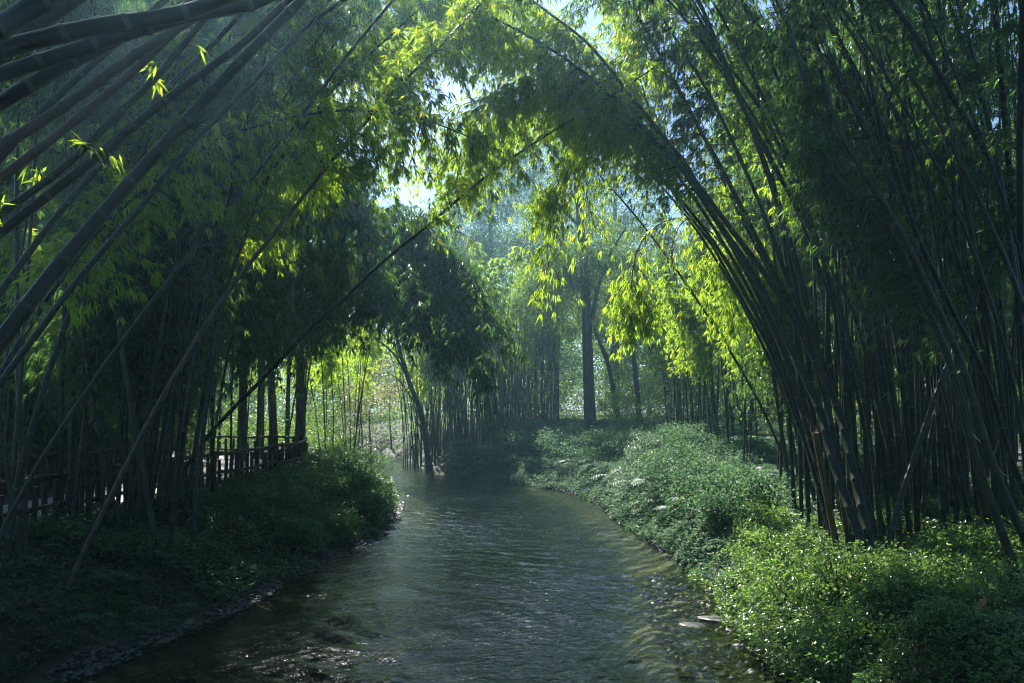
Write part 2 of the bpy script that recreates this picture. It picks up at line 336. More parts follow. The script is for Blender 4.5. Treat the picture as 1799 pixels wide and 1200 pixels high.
def build_water():
    Y = np.concatenate([np.linspace(-60, 4, 20), np.arange(4.2, 7.9, .2), np.arange(8, 14, .022), np.arange(14, 24, .05), np.arange(24, 40, .12), np.arange(40, 60, .3), np.linspace(60.5, 100, 20)])
    nx = 300; u = np.linspace(0, 1, nx)
    a = xl(Y)-.8; b = xr(Y)+.8; X = a[:, None]+(b-a)[:, None]*u[None]; YY = np.repeat(Y[:, None], nx, 1)
    r = np.random.default_rng(5); z = 0*X; wx = X+.25*np.sin(YY*.9+X*.7)+.12*np.sin(YY*2.3); wy = YY+.25*np.sin(X*1.3+YY*.4)+.1*np.sin(X*3.1)
    for i in range(34):
        lam = .085*1.13**i if i < 20 else r.uniform(.4, 1.5); th = r.normal()*.75+math.pi/2; k = 2*math.pi/lam; ph = r.uniform(0, 6.28)
        g = .5+.5*np.sin(wx*r.uniform(.3, 1.1)+wy*r.uniform(.2, .8)+r.uniform(0, 6))
        z = z+lam*(.0105 if i < 20 else .003)*g*np.sin(k*(wx*math.cos(th)+wy*math.sin(th))+ph+.8*np.sin(k*.31*(wx-wy)+ph))
    rough = .6+.9*sstep(-.5, .6, noise2(X*.9, YY*.35, 1.0)); z = z*rough*(1-.5*sstep(14, 34, YY))*sstep(0, .06, u)[None]*sstep(1, .9, u)[None]
    V = np.stack([X, YY, z], -1).reshape(-1, 3); i = np.arange(len(Y)-1)[:, None]*nx+np.arange(nx-1)[None]
    F = np.stack([i, i+1, i+nx+1, i+nx], -1).reshape(-1, 4)
    me = mesh_quads('water', V, F, [water_material()], smooth=True)
    at = me.attributes.new('depth', 'FLOAT', 'POINT'); at.data.foreach_set('value', np.maximum(-height(X, YY), 0).astype(np.float32).ravel())
    tag(link('water', me), 'rippled dark green stream winding between the banks', 'water', kind='structure')
build_water()
PATH = np.array([(-9.6, 2), (-9.6, 8), (-9.7, 14), (-9.4, 20), (-9.2, 24), (-9.4, 27.5), (-10.5, 30.5), (-13, 32.6), (-18, 34), (-26, 35)])
def build_path():
    q, s = spline(np.c_[PATH, np.zeros(len(PATH))], .3); T = nrm(np.gradient(q, axis=0)); N = np.stack([T[:, 1], -T[:, 0], 0*T[:, 0]], 1)
    cols = [q+N*w for w in (-1.6, -.8, 0, .8, 1.6)]
    V = np.stack(cols, 1); V[..., 2] = height(V[..., 0], V[..., 1])+.035
    V[:, 0, 2] -= .1; V[:, -1, 2] -= .1
    n = len(q); i = (np.arange(n-1)*5)[:, None]+np.arange(4)[None]
    F = np.stack([i, i+1, i+6, i+5], -1).reshape(-1, 4)
    tag(link('path', mesh_quads('path', V.reshape(-1, 3), F, [path_material()], smooth=True)), 'pale paved path behind the log fence', 'path', kind='structure')
build_path()

# ------------------------------------------------------------------ openings in the canopy (sun corridors)
def sun_uv(p, z0=0.5):
    """where a canopy point throws its shadow on a level z0"""
    t = (p[:, 2]-z0)/sun_vec[2]
    return p[:, 0]-sun_vec[0]*t, p[:, 1]-sun_vec[1]*t
# (x, y, rx, ry, keep) patches on the ground that the sun should reach
GAPS = [(5.4, 10.2, 2.3, 2.3, .0), (2.6, 10.5, 1.0, 1.3, .1), (1.6, 15.0, 1.0, 1.5, .1), (4.7, 22.5, 2.2, 2.6, .0), (.8, 21.5, 1.4, .9, .1),
        (-1.6, 25.5, 1.8, .9, .1), (5.5, 30, 2.0, 2.5, .3), (-5.0, 23.5, 1.2, 2.6, .5), (-6.6, 11.9, .4, .3, .1), (-8.5, 14, .5, .8, .2), (8.2, 10, 1.2, 1.6, .3)]
CORR = [(P(985, 400, 16.5), 1.1, .12), (P(1035, 300, 17.2), 1.2, .15), (P(1140, 450, 17), 1.1, .12), (P(1220, 430, 17), 1.1, .2), (P(870, 290, 17), 1.0, .25), (P(1290, 490, 18), .6, .2),
        (P(400, 190, 15.5), 1.1, .3), (P(760, 420, 20.5), 1.3, .2), (P(560, 240, 15.5), .9, .4), (P(1400, 620, 12), .9, .2), (P(1450, 800, 11), .8, .2), (P(1700, 700, 9.8), .7, .2), (P(1100, 220, 16), 1.2, .3), (P(220, 140, 5), .5, .3)]
def carve(B, ground=True):
    if len(B) == 0: return np.zeros(0, bool)
    u, v = sun_uv(B); keep = np.ones(len(B))
    for C, r, k in CORR:
        q = B-C; t = q@sun_vec; d = np.linalg.norm(q-t[:, None]*sun_vec, axis=1)/r
        f = sstep(1.25, .75, d+noise2(B[:, 0]*1.3, B[:, 1]*1.3, 2.0)*.25)*sstep(.9, 1.6, t/r)
        keep = np.minimum(keep, 1-f*(1-k))
    gk = 1.0 if ground else .95
    slot = sstep(3.8, 2.8, np.abs(B[:, 0]+.5))*sstep(.0, .7, B[:, 2]-3.2-.55*B[:, 1]); keep = np.minimum(keep, 1-slot*.9)
    for (x, y, rx, ry, k) in GAPS:
        d = ((u-x)/rx)**2+((v-y)/ry)**2
        f = sstep(1.35, .7, d+noise2(u, v, 3.0)*.35)
        keep = np.minimum(keep, 1-f*(1-k)*gk)
    # the gap over the stream towards the sky
    px, py, f_ = proj(B)
    return rng.uniform(size=len(B)) < keep

# ------------------------------------------------------------------ bamboo
DENS = 3.3; LSC = .95; WSC = 1.1
def culm_mesh(q, s, r0, r1, node=0.38, sides=9, m=0, mats=None, name='culm'):
    tot = s[-1]; ts = []; rr = []; mm = []
    t = 0.0; k = 0
    while t < tot-0.02:
        nl = node*min(1, .45+.55*k/5)*(1.0 if t < tot*.7 else .8)
        e = min(t+nl, tot); f = lambda u: r0+(r1-r0)*(u/tot)**1.15
        g = [t+.012, t+nl*.5, e-.022, e-.008, e]
        for a, bmp, mi in ((t+.004, 1.0, m), (t+nl*.5, .97, m), (e-.03, 1.0, 1), (e-.012, 1.11, 1)):
            if a < tot and (not ts or a > ts[-1]+1e-4):
                ts.append(a); rr.append(f(a)*bmp); mm.append(mi)
        t = e; k += 1
    pts = resample(q, s, np.array(ts)); qb = QB()
    mm = np.array(mm[:-1])
    tube(qb, pts, np.array(rr), sides, mm)
    return qb.mesh(name, mats or [M_CULM, M_NODE, M_CULMB])
def foliage(q, s, t0=.35, t1=1.0, nb=60, bl=1.3, nf=7, lf=6, L=.17, W=.022, droop=.45, up=.15, m=0, twig=True, mats=None, org=(0, 0, 0), cut=True, taper=.55, side=None, name='foliage', lax=.6):
    nb = int(nb*DENS); L = L*LSC; W = W*WSC; tot = s[-1]
    t = rng.uniform(t0, t1, nb)**1.0*tot; t = np.round(t/.36)*.36; t = np.clip(t, t0*tot, tot)
    r = resample(q, s, t); T = nrm(resample(q, s, np.minimum(t+.05, tot+1e-3))-resample(q, s, t-.05))
    rad = nrm(np.cross(T, rng.normal(size=(nb, 3))))
    if side is not None: rad = nrm(rad+np.asarray(side)[None])
    d = nrm(rad*.8+T*.45+np.array([0, 0, up]))
    Lb = bl*rng.uniform(.45, 1.2, nb)*(1-taper*(t/tot)**2)
    def bp(u, i): return r[i]+d[i]*(Lb[i]*u)[:, None]-np.array([0, 0, 1.0])*(droop*Lb[i]*u*u)[:, None]
    qb = QB()
    # fans of leaves on every branch
    i = np.repeat(np.arange(nb), nf); u = rng.uniform(.22, 1.0, len(i))**.8
    c0 = bp(u, i); off = rng.normal(size=(len(i), 3))*(Lb[i]*.13)[:, None]; off[:, 2] -= np.abs(off[:, 2])*.6
    c = c0+off
    k = carve(c+np.asarray(org), cut != 'c') if cut else np.ones(len(c), bool)
    ik = i[k]
    if twig:
        at = np.arange(nb)
        live = np.isin(at, ik); at = at[live]
        for a_, b_ in ((0, .4), (.4, .75), (.75, 1.0)):
            sticks(qb, bp(np.full(len(at), a_), at), bp(np.full(len(at), b_), at), .006*(1-a_*.6), .006*(1-b_*.6), 1)
        sticks(qb, c0[k], c[k], .0025, .0018, 1)
    c = c[k]; bd = nrm(d[ik]-np.array([0, 0, 1.0])*(2*droop*u[k])[:, None]+off[k]*.8)
    j = np.repeat(np.arange(len(c)), lf)
    ln = rng.normal(size=(len(j), 3)); D = nrm(bd[j]*.75+nrm(ln)*.75+np.array([0, 0, -lax]))
    ll = L*rng.uniform(.55, 1.25, len(j))
    leaves(qb, c[j]+rng.normal(size=(len(j), 3))*.012, D, ll, W*rng.uniform(.8, 1.25, len(j))*(ll/L)**.5, 0, .55)
    return qb.mesh(name, mats or [M_LEAF, M_TWIG])

N_BAMBOO = 0
def make_bamboo(pts, r0, r1, label, group=None, brown=False, fol=None, fols=(), sides=9, node=.38, cat='bamboo'):
    """pts in world space, base first"""
    global N_BAMBOO; N_BAMBOO += 1
    pts = np.asarray(pts, float); b = pts[0].copy()
    q, s = spline(pts-b, .12)
    o = root('bamboo', b, label, cat, group)
    link('culm', culm_mesh(q, s, r0, r1, node, sides, 2 if brown else 0), o)
    fl = ([fol] if fol else [])+list(fols)
    for f in fl: link('foliage', foliage(q, s, org=b, **f), o)
    return o
def trace(pxs, D0, D1, curve=1.0, base_hit=True, sink=.15, extra=None, front=None):
    """pixel polyline listed tip first -> world points base first; depth runs from D0 at the base to D1 at the tip"""
    p = np.array(pxs[::-1], float); seg = np.concatenate([[0], np.cumsum(np.hypot(*np.diff(p, axis=0).T))]); u = seg/seg[-1]
    if base_hit:
        h = ground_hit(*p[0]); D0 = h[1]
    w = [P(a[0], a[1], D0+(D1-D0)*uu**curve) for a, uu in zip(p, u)]
    if base_hit: w[0] = h-np.array([0, 0, sink])
    if front is not None: w = list(front)+w
    if extra is not None: w = w+list(extra)
    return np.array(w)

# ------------------------------------------------------------------ traced bamboo: the giants sweeping in from the left
def W(x, y, z): return np.array([x, y, z], float)
LEFT_NEAR = [   # (pixels from tip to the left edge, depth at the edge, depth at the tip, ground point, r_base, r_tip, label, extra)
 ([(640, -190), (400, -5), (150, 50), (-20, 92)], 3.6, 4.6, (-6.0, 3.0), .060, .045, 'topmost thick bamboo culm crossing the upper left corner nearly level'),
 ([(690, -150), (480, -8), (330, 28), (170, 76), (-20, 138)], 3.9, 5.0, (-6.3, 3.4), .056, .040, 'second thick dark culm from the top at the left edge, arching almost level'),
 ([(520, -110), (320, 18), (250, 46), (100, 122), (-20, 192)], 4.0, 5.2, (-6.1, 3.9), .055, .040, 'thick shadowed culm just below the two level ones at the upper left'),
 ([(560, -110), (380, 6), (233, 100), (110, 188), (-20, 272)], 4.4, 5.6, (-6.4, 4.3), .045, .034, 'reddish brown culm slanting through the upper left, fourth down the left edge'),
 ([(530, -110), (350, 18), (240, 120), (140, 205), (-20, 330)], 4.6, 5.8, (-6.2, 4.8), .038, .030, 'slim culm running close under the reddish brown one at upper left'),
 ([(520, -110), (383, 8), (277, 133), (207, 200), (110, 296), (-20, 390)], 5.0, 6.0, (-6.5, 5.4), .034, .026, 'narrow culm at upper left with a bend beside the yellow leaf tuft'),
 ([(640, -105), (510, -2), (430, 73), (283, 182), (150, 292), (-20, 425)], 5.0, 6.2, (-6.2, 5.2), .043, .030, 'long straight culm at the left just above the thickest one'),
 ([(610, -75), (520, 10), (430, 101), (345, 192), (260, 285), (172, 385), (90, 482), (0, 600), (-40, 655)], 4.5, 6.0, (-5.6, 4.4), .068, .040, 'thickest bamboo culm of all, sweeping up from the middle of the left edge'),
 ([(240, -120), (90, -12), (-20, 62)], 3.4, 4.0, (-5.6, 2.6), .070, .055, 'stout near black culm cutting off the very top left corner'),
 ([(330, -130), (130, 0), (40, 66), (-20, 112)], 4.6, 5.4, (-6.9, 3.8), .060, .050, 'dark culm behind the corner one with pale sky strips on both sides'),
 ([(700, -60), (560, 30), (470, 118), (330, 262), (240, 372), (130, 500), (-20, 700)], 7.0, 8.0, (-7.4, 7.2), .040, .024, 'slender culm half hidden right behind the thickest slanting culm'),
 ([(860, 262), (833, 245), (760, 215), (700, 200), (640, 195), (567, 197), (467, 217), (383, 247), (300, 300), (215, 365), (150, 432), (60, 560), (-20, 690)], 7.5, 11.0, (-8.4, 7.0), .045, .010, 'thin bamboo tip bowing in one long low arch across the upper left foliage'),
 ([(600, -120), (450, 0), (370, 82), (300, 150), (200, 262), (90, 392), (-20, 540)], 6.2, 7.4, (-7.6, 6.4), .036, .026, 'slim dark culm showing between the straight one and the thickest one'),
 ([(430, -110), (290, 0), (200, 80), (90, 180), (-20, 300)], 5.6, 6.6, (-7.4, 5.0), .036, .028, 'slim dark culm behind the brown one at the upper left'),
 ([(760, -80), (640, 60), (540, 190), (430, 330), (330, 450), (200, 620), (90, 780), (20, 900)], 9.5, 10.5, (-8.3, 9.6), .036, .020, 'slender culm running parallel below the thickest slanting culm'),
]
def ground_pt(x, y, s=.15): return W(x, y, hz(x, y)-s)
for k, (px, D0, D1, g, r0, r1, lab) in enumerate(LEFT_NEAR):
    w0 = P(px[-1][0], px[-1][1], D0); gp = ground_pt(*g)
    w1 = P(px[-2][0], px[-2][1], D0+.3); mid = w0+nrm(w0-w1)*1.1+W(0, -.15, -.12); r0 *= .88; r1 *= .88
    fo = None
    if k == 11: fo = dict(t0=.45, nb=34, bl=.8, nf=7, lf=6, L=.15, droop=.7)
    elif k == 5: fo = dict(t0=.55, nb=6, bl=.3, nf=3, lf=5, L=.11, W=.014)
    make_bamboo(trace(px, D0, D1, base_hit=False, front=[gp, mid]), r0, r1, lab, 'giant culms leaning in from the left', brown=(k in (3, 4)), fol=fo, sides=14)

# long thin culms crossing the left half
FOLL = dict(t0=.45, nb=60, bl=1.15, nf=8, lf=6, L=.16, W=.021, droop=.6)
LEFT_LONG = [
 ([(1150, 118), (1067, 173), (993, 217), (900, 277), (833, 327), (747, 400), (700, 437), (643, 487), (600, 530), (547, 577), (467, 660), (360, 773), (285, 880)], 13.0, .050, .014, 'long dark culm leaning right in one straight diagonal up to the bright gap', dict(t0=.62, nb=22, bl=.9, nf=7, lf=6, L=.17, droop=.7), False),
 ([(860, -10), (787, 67), (710, 143), (600, 263), (487, 403), (390, 527), (300, 673), (233, 797), (140, 985), (112, 1035)], 12.0, .040, .018, 'thin brownish culm rising diagonally from the dark lower left bank', dict(t0=.6, nb=40, bl=1.2, nf=8, lf=6, L=.16, droop=.6), True),
 ([(700, -60), (640, 0), (600, 60), (530, 167), (483, 277), (427, 383), (367, 483), (327, 560), (300, 633), (280, 720), (262, 900)], 15.5, .042, .015, 'thin dark culm curving up right, left one of a crossing pair', dict(t0=.45, nb=70, bl=1.3, nf=8, lf=6, L=.17, droop=.6), False),
 ([(820, -60), (713, 37), (600, 143), (567, 180), (467, 317), (437, 400), (400, 500), (377, 617), (360, 733), (345, 880), (337, 985)], 14.5, .042, .014, 'thin dark culm curving up right, right one of a crossing pair', dict(t0=.45, nb=70, bl=1.3, nf=8, lf=6, L=.17, droop=.6), False),
 ([(330, 60), (265, 230), (193, 400), (143, 500), (100, 613), (67, 717), (30, 850), (5, 1010)], 12.5, .050, .022, 'mid green culm leaning right at the far left in front of the log fence', dict(t0=.5, nb=40, bl=1.1, nf=7, lf=6, L=.16), False),
 ([(200, 380), (120, 560), (60, 640), (10, 700), (-10, 740)], 16, .04, .02, 'short leaning culm behind the far left thicket', None, False),
 ([(30, 420), (60, 560), (85, 640), (140, 790), (170, 905)], 16.0, .040, .02, 'culm leaning left against the others at the far left', dict(t0=.5, nb=30, bl=1.0, nf=7, lf=6, L=.17), False),
]
for px, D1, r0, r1, lab, fo, br in LEFT_LONG:
    make_bamboo(trace(px, 0, D1), r0, r1, lab, 'long thin culms crossing the left half', brown=br, fol=fo, sides=10)

# the arching giants of the right bank
def FR(t0=.5, nb=70, bl=1.35, nf=8, lf=6, L=.15, **k): return dict(side=(-.3, 1.5, .2), t0=t0, nb=int(nb*.45), bl=bl, nf=nf, lf=lf, L=L, W=.021, droop=.6, **k)
RIGHT = [
 ([(760, -45), (833, 13), (917, 57), (993, 103), (1067, 163), (1133, 227), (1200, 300), (1267, 400), (1310, 460), (1360, 550), (1400, 633), (1440, 720), (1460, 797), (1489, 883), (1519, 967), (1545, 1040)], 15.5, .065, .016, 'lowest of the long arching culms of the right bank, bright rim along its left side', FR(nb=100)),
 ([(870, -50), (947, 10), (1033, 77), (1107, 167), (1200, 283), (1217, 312), (1290, 410), (1350, 490), (1400, 570), (1440, 650), (1477, 733), (1500, 830), (1525, 940), (1552, 1036)], 15.5, .062, .018, 'long arching culm just right of the lowest arch over the stream', FR(nb=100)),
 ([(1020, -80), (1100, 0), (1167, 110), (1225, 220), (1270, 300), (1320, 400), (1370, 500), (1420, 600), (1460, 690), (1495, 800), (1530, 910), (1560, 1000)], 15, .058, .02, 'third arching culm of the right bank counted from the stream', FR(nb=90)),
 ([(1130, -70), (1200, 20), (1267, 100), (1333, 187), (1400, 320), (1453, 397), (1500, 500), (1533, 613), (1560, 733), (1580, 850), (1590, 940)], 14.5, .055, .024, 'curved culm passing behind the right clump towards the top centre', FR(nb=70)),
 ([(1120, -40), (1200, 90), (1250, 173), (1310, 300), (1350, 397), (1387, 500), (1433, 607), (1467, 700), (1490, 797), (1515, 900), (1540, 990)], 14, .054, .022, 'fourth arching culm of the right bank counted from the stream', FR(nb=70)),
 ([(1085, 20), (1200, 173), (1260, 293), (1310, 397), (1360, 490), (1400, 560), (1447, 690), (1470, 790), (1500, 905), (1522, 985)], 16, .048, .02, 'slim arching culm between the thicker arches of the right bank', FR(nb=70)),
 ([(1230, -90), (1297, 0), (1350, 100), (1407, 233), (1453, 317), (1500, 430), (1540, 560), (1570, 700), (1590, 830), (1600, 930)], 14, .052, .03, 'straight dark culm rising left from the heart of the right clump', FR(nb=60)),
 ([(1330, -110), (1410, 0), (1447, 77), (1500, 187), (1553, 293), (1600, 400), (1640, 510), (1670, 620), (1700, 740), (1730, 880), (1745, 960)], 11, .070, .045, 'thick green culm leaning left through the middle of the right clump', FR(nb=50)),
 ([(1480, -110), (1563, 0), (1620, 80), (1683, 187), (1760, 320), (1800, 410), (1850, 560), (1890, 760), (1900, 900)], 9.5, .058, .045, 'thick culm leaning left across the upper right corner', FR(nb=40, t0=.6)),
 ([(1740, -120), (1747, 0), (1760, 133), (1773, 300), (1780, 400), (1795, 560), (1812, 760), (1825, 900)], 9.5, .058, .05, 'thick nearly upright culm near the right edge', FR(nb=40, t0=.6)),
 ([(1800, -100), (1796, 100), (1792, 330), (1800, 600), (1830, 900)], 8.5, .055, .05, 'outermost thick upright culm touching the right edge', FR(nb=30, t0=.6)),
 ([(1380, 30), (1433, 200), (1470, 310), (1560, 400), (1613, 510), (1667, 633), (1709, 790), (1749, 905), (1782, 1000), (1799, 1050)], 9.5, .060, .03, 'near culm with a bright left rim standing close to the right edge', FR(nb=40)),
 ([(1440, 120), (1480, 240), (1575, 395), (1632, 510), (1690, 640), (1735, 790), (1775, 890), (1815, 980), (1840, 1050)], 9.3, .058, .03, 'near culm running parallel just right of the rim lit one', FR(nb=40)),
 ([(1560, 250), (1607, 400), (1667, 533), (1733, 667), (1773, 797), (1815, 900), (1850, 980)], 9, .045, .03, 'slim near culm with an orange patch leaning into the right edge', FR(nb=20)),
 ([(1810, 330), (1745, 450), (1700, 560), (1657, 660), (1609, 797), (1577, 893), (1560, 965), (1549, 1036)], 11.5, .047, .035, 'olive culm leaning right, opposite to all its neighbours, at the front of the clump', FR(nb=20, t0=.6)),
 ([(1790, 380), (1740, 480), (1680, 600), (1640, 740), (1625, 860), (1618, 935)], 13, .045, .03, 'dark culm leaning right behind the olive one', FR(nb=20, t0=.6)),
 ([(1180, -60), (1250, 60), (1310, 200), (1380, 330), (1433, 420), (1490, 527), (1520, 617), (1547, 733), (1563, 797), (1575, 900), (1580, 985)], 14, .050, .024, 'fifth arching culm of the right bank counted from the stream', FR(nb=60)),
 ([(1250, -80), (1340, 60), (1400, 180), (1457, 300), (1510, 420), (1550, 520), (1590, 650), (1615, 780), (1630, 900)], 14, .046, .028, 'sixth arching culm of the right bank counted from the stream', FR(nb=60)),
 ([(1463, -80), (1467, 200), (1463, 397), (1470, 583), (1493, 797), (1500, 905)], 13, .045, .032, 'upright culm crossing behind the bundle of arching culms', FR(nb=40)),
 ([(1505, -80), (1533, 233), (1545, 400), (1560, 600), (1580, 780), (1592, 915)], 13.5, .045, .032, 'upright dark culm just left of the middle of the right clump', FR(nb=40)),
 ([(1580, -80), (1587, 0), (1597, 400), (1610, 650), (1620, 925)], 13, .048, .035, 'upright dark culm in the middle of the right clump', FR(nb=40)),
 ([(1640, -80), (1665, 150), (1680, 400), (1690, 650), (1700, 930)], 12.5, .055, .04, 'stout upright culm right of the middle of the right clump', FR(nb=40)),
 ([(1100, 60), (1140, 190), (1180, 330), (1250, 430), (1300, 520), (1350, 610), (1400, 740), (1430, 830), (1475, 985)], 16, .036, .014, 'thin rim lit culm at the outer left of the right clump', FR(nb=60, t0=.5)),
]
OUTR = 'arching giant culms of the right bank'
for px, D1, r0, r1, lab, fo in RIGHT:
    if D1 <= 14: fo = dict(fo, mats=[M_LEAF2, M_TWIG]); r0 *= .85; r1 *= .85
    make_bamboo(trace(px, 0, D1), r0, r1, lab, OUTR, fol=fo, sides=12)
# arching culms whose leafy tips hang over the stream and catch the sun
BR = dict(nb=75, bl=1.2, nf=9, lf=6, L=.19, W=.026, droop=1.0, cut='c')
TIPS = [
 ([(965, 475), (962, 430), (985, 330), (1030, 262), (1120, 235), (1200, 300), (1290, 430), (1370, 590), (1430, 760), (1470, 900)], 16.5, .042, .008, 'arching culm whose sunlit leaves hang lowest over the middle of the stream', dict(t0=.62, **BR)),
 ([(1045, 400), (1030, 330), (1050, 270), (1105, 240), (1180, 275), (1270, 380), (1350, 520), (1410, 680), (1452, 860)], 17.5, .038, .008, 'arching culm with a bright yellow green crown beside the tall grey trunk', dict(t0=.6, **BR)),
 ([(1120, 560), (1110, 490), (1130, 420), (1180, 385), (1240, 400), (1300, 480), (1350, 610), (1390, 760), (1405, 850)], 17.5, .034, .008, 'drooping culm with a sunlit leaf fringe left of the middle thicket', dict(t0=.55, **BR)),
 ([(1190, 500), (1180, 440), (1200, 390), (1250, 380), (1310, 440), (1370, 580), (1410, 740), (1425, 850)], 16.5, .034, .008, 'drooping bright leaved culm in front of the middle thicket', dict(t0=.55, **BR)),
 ([(1290, 560), (1275, 480), (1300, 420), (1340, 440), (1390, 560), (1430, 760), (1440, 870)], 18, .030, .008, 'short drooping culm with one sunlit leaf tuft near the right clump', dict(t0=.6, nb=30, bl=.9, nf=7, lf=6, L=.18, droop=.9)),
 ([(800, 330), (815, 250), (860, 190), (930, 150), (1040, 170), (1150, 260), (1260, 410), (1350, 580), (1420, 780), (1462, 940)], 16.0, .045, .008, 'arching culm reaching furthest left across the stream with hanging leaf fans', dict(t0=.62, nb=80, bl=1.2, nf=8, lf=6, L=.18, W=.024, droop=.9, cut='c')),
 ([(860, 350), (870, 290), (905, 230), (980, 200), (1080, 250), (1190, 360), (1290, 510), (1380, 700), (1440, 900)], 18.0, .040, .008, 'arching culm hanging dense leaves just left of the brightest foliage', dict(t0=.62, nb=70, bl=1.1, nf=8, lf=6, L=.17, W=.024, droop=.9)),
 ([(700, 90), (770, 60), (860, 70), (960, 120), (1060, 200), (1170, 320), (1270, 450), (1370, 640), (1430, 830), (1460, 950)], 17.0, .048, .010, 'long arching culm that carries the dark leaves at the top centre', dict(t0=.5, nb=120, bl=1.3, nf=9, lf=6, L=.15, W=.021, droop=.8)),
 ([(640, 120), (700, 40), (800, 0), (920, 20), (1030, 100), (1150, 230), (1260, 390), (1360, 580), (1430, 800), (1470, 970)], 19.0, .050, .010, 'highest arching culm reaching over the stream to the left side', dict(t0=.5, nb=130, bl=1.4, nf=9, lf=6, L=.15, W=.021, droop=.8)),
] + [
 ([(720, 190), (690, 130), (640, 100), (570, 110), (500, 170), (440, 280), (390, 430), (350, 600), (325, 760), (312, 905)], 17.0, .042, .008, 'culm bowing right whose leaves veil the left edge of the sky gap', dict(t0=.5, nb=90, bl=1.2, nf=8, lf=6, L=.16, W=.022, droop=.8)),
 ([(860, 60), (800, 10), (720, -20), (620, 0), (530, 90), (460, 220), (400, 400), (350, 600), (322, 780), (300, 915)], 16.0, .046, .008, 'culm from the left clump whose leaves close the top centre', dict(t0=.55, nb=110, bl=1.3, nf=8, lf=6, L=.15, W=.022, droop=.7)),
 ([(560, 300), (545, 220), (505, 180), (450, 200), (395, 300), (350, 450), (315, 640), (290, 910)], 15.5, .038, .008, 'culm bowing right with fresh green fans above the dark arch', dict(t0=.45, nb=80, bl=1.1, nf=8, lf=6, L=.17, W=.024, droop=.9)),
 ([(705, 300), (690, 230), (655, 190), (600, 185), (540, 230), (480, 340), (430, 500), (390, 680), (365, 850)], 18.0, .036, .008, 'culm bowing right with a leafy tip hanging in front of the sky gap', dict(t0=.5, nb=60, bl=1.0, nf=8, lf=6, L=.15, W=.02, droop=.9)),
 ([(752, 300), (765, 235), (800, 190), (870, 180), (980, 240), (1100, 360), (1220, 520), (1330, 700), (1400, 850)], 19.0, .036, .008, 'culm bowing left whose tip frames the right side of the sky gap', dict(t0=.66, nb=50, bl=1.0, nf=8, lf=6, L=.16, W=.022, droop=.9, cut='c')),
]
for px, D1, r0, r1, lab, fo in TIPS:
    make_bamboo(trace(px, 0, D1), r0, r1, lab, 'leafy culms bowing over the stream', fol=fo, sides=9)

# dark drooping arch left of the centre
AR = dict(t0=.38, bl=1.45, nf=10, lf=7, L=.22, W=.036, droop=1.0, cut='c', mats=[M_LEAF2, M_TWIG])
ARCH = [
 ([(858, 632), (862, 560), (825, 480), (760, 425), (690, 405), (610, 450), (560, 540), (530, 660), (515, 800)], 19.0, 'outermost culm of the dark drooping arch left of the bright gap', 130),
 ([(800, 590), (800, 520), (770, 465), (710, 430), (640, 440), (580, 510), (545, 640), (530, 800)], 20.0, 'second culm inside the dark drooping arch', 110),
 ([(735, 560), (730, 500), (700, 455), (640, 440), (580, 480), (540, 580), (500, 800)], 20.5, 'third culm inside the dark drooping arch', 75),
 ([(660, 540), (650, 480), (610, 440), (560, 450), (510, 540), (480, 680), (475, 805)], 20.0, 'innermost leafy culm of the dark drooping arch', 70),
 ([(560, 560), (540, 490), (500, 450), (455, 480), (430, 600), (425, 820)], 19.0, 'short bowing culm on the left flank of the dark arch', 60),
 ([(640, 400), (600, 370), (545, 380), (500, 440), (470, 560), (460, 800)], 21.0, 'culm holding the top leaves of the dark arch', 60),
 ([(600, 330), (570, 270), (520, 250), (470, 300), (430, 420), (410, 600), (405, 830)], 21.0, 'leafy culm standing above the left shoulder of the dark arch', 75),
 ([(680, 350), (650, 310), (600, 290), (540, 320), (490, 420), (460, 600), (450, 820)], 22.5, 'leafy culm above the middle of the dark arch', 75),
 ([(520, 380), (490, 310), (450, 280), (410, 330), (385, 480), (375, 700), (372, 845)], 20.0, 'leafy culm linking the dark arch to the left grove', 70),
 ([(430, 420), (400, 330), (365, 320), (335, 400), (320, 600), (318, 860)], 18.5, 'leafy culm at the right side of the left grove', 60),
 ([(790, 450), (750, 400), (690, 370), (620, 390), (570, 470), (540, 620), (535, 795)], 22.5, 'rear culm of the dark arch with sunlit leaf edges along its crest', 70),
]
for px, D1, lab, nb in ARCH:
    make_bamboo(trace(px, 0, D1), .038, .008, lab, 'culms of the dark drooping arch', fol=dict(nb=nb, **AR), sides=8)

# ------------------------------------------------------------------ bamboo grown from shared shapes
ORD = {}
def ordinal(n):
    a = ['', 'first', 'second', 'third', 'fourth', 'fifth', 'sixth', 'seventh', 'eighth', 'ninth', 'tenth', 'eleventh', 'twelfth', 'thirteenth', 'fourteenth', 'fifteenth', 'sixteenth', 'seventeenth', 'eighteenth', 'nineteenth']
    t = ['', '', 'twent', 'thirt', 'fort', 'fift', 'sixt', 'sevent', 'eight', 'ninet']; t2 = ['', '', 'twenty', 'thirty', 'forty', 'fifty', 'sixty', 'seventy', 'eighty', 'ninety']
    if n < 20: return a[n]
    return t[n//10]+'ieth' if n % 10 == 0 else t2[n//10]+'-'+a[n % 10]
def template(H, lean, tipd, r0, fol, seed):
    z = np.array([0, .25, .5, .75, .9, 1.0]); u = np.array([0, .06, .22, .5, .75, 1.0])
    zz = H*(z-tipd*np.array([0, 0, 0, .02, .12, .3])); xx = lean*u; yy = .25*np.sin(z*5+seed)
    q, s = spline(np.stack([xx, yy*z, zz], 1), .15)
    return culm_mesh(q, s, r0, r0*.25, .36, 7), (foliage(q, s, cut=False, **fol) if fol else None)
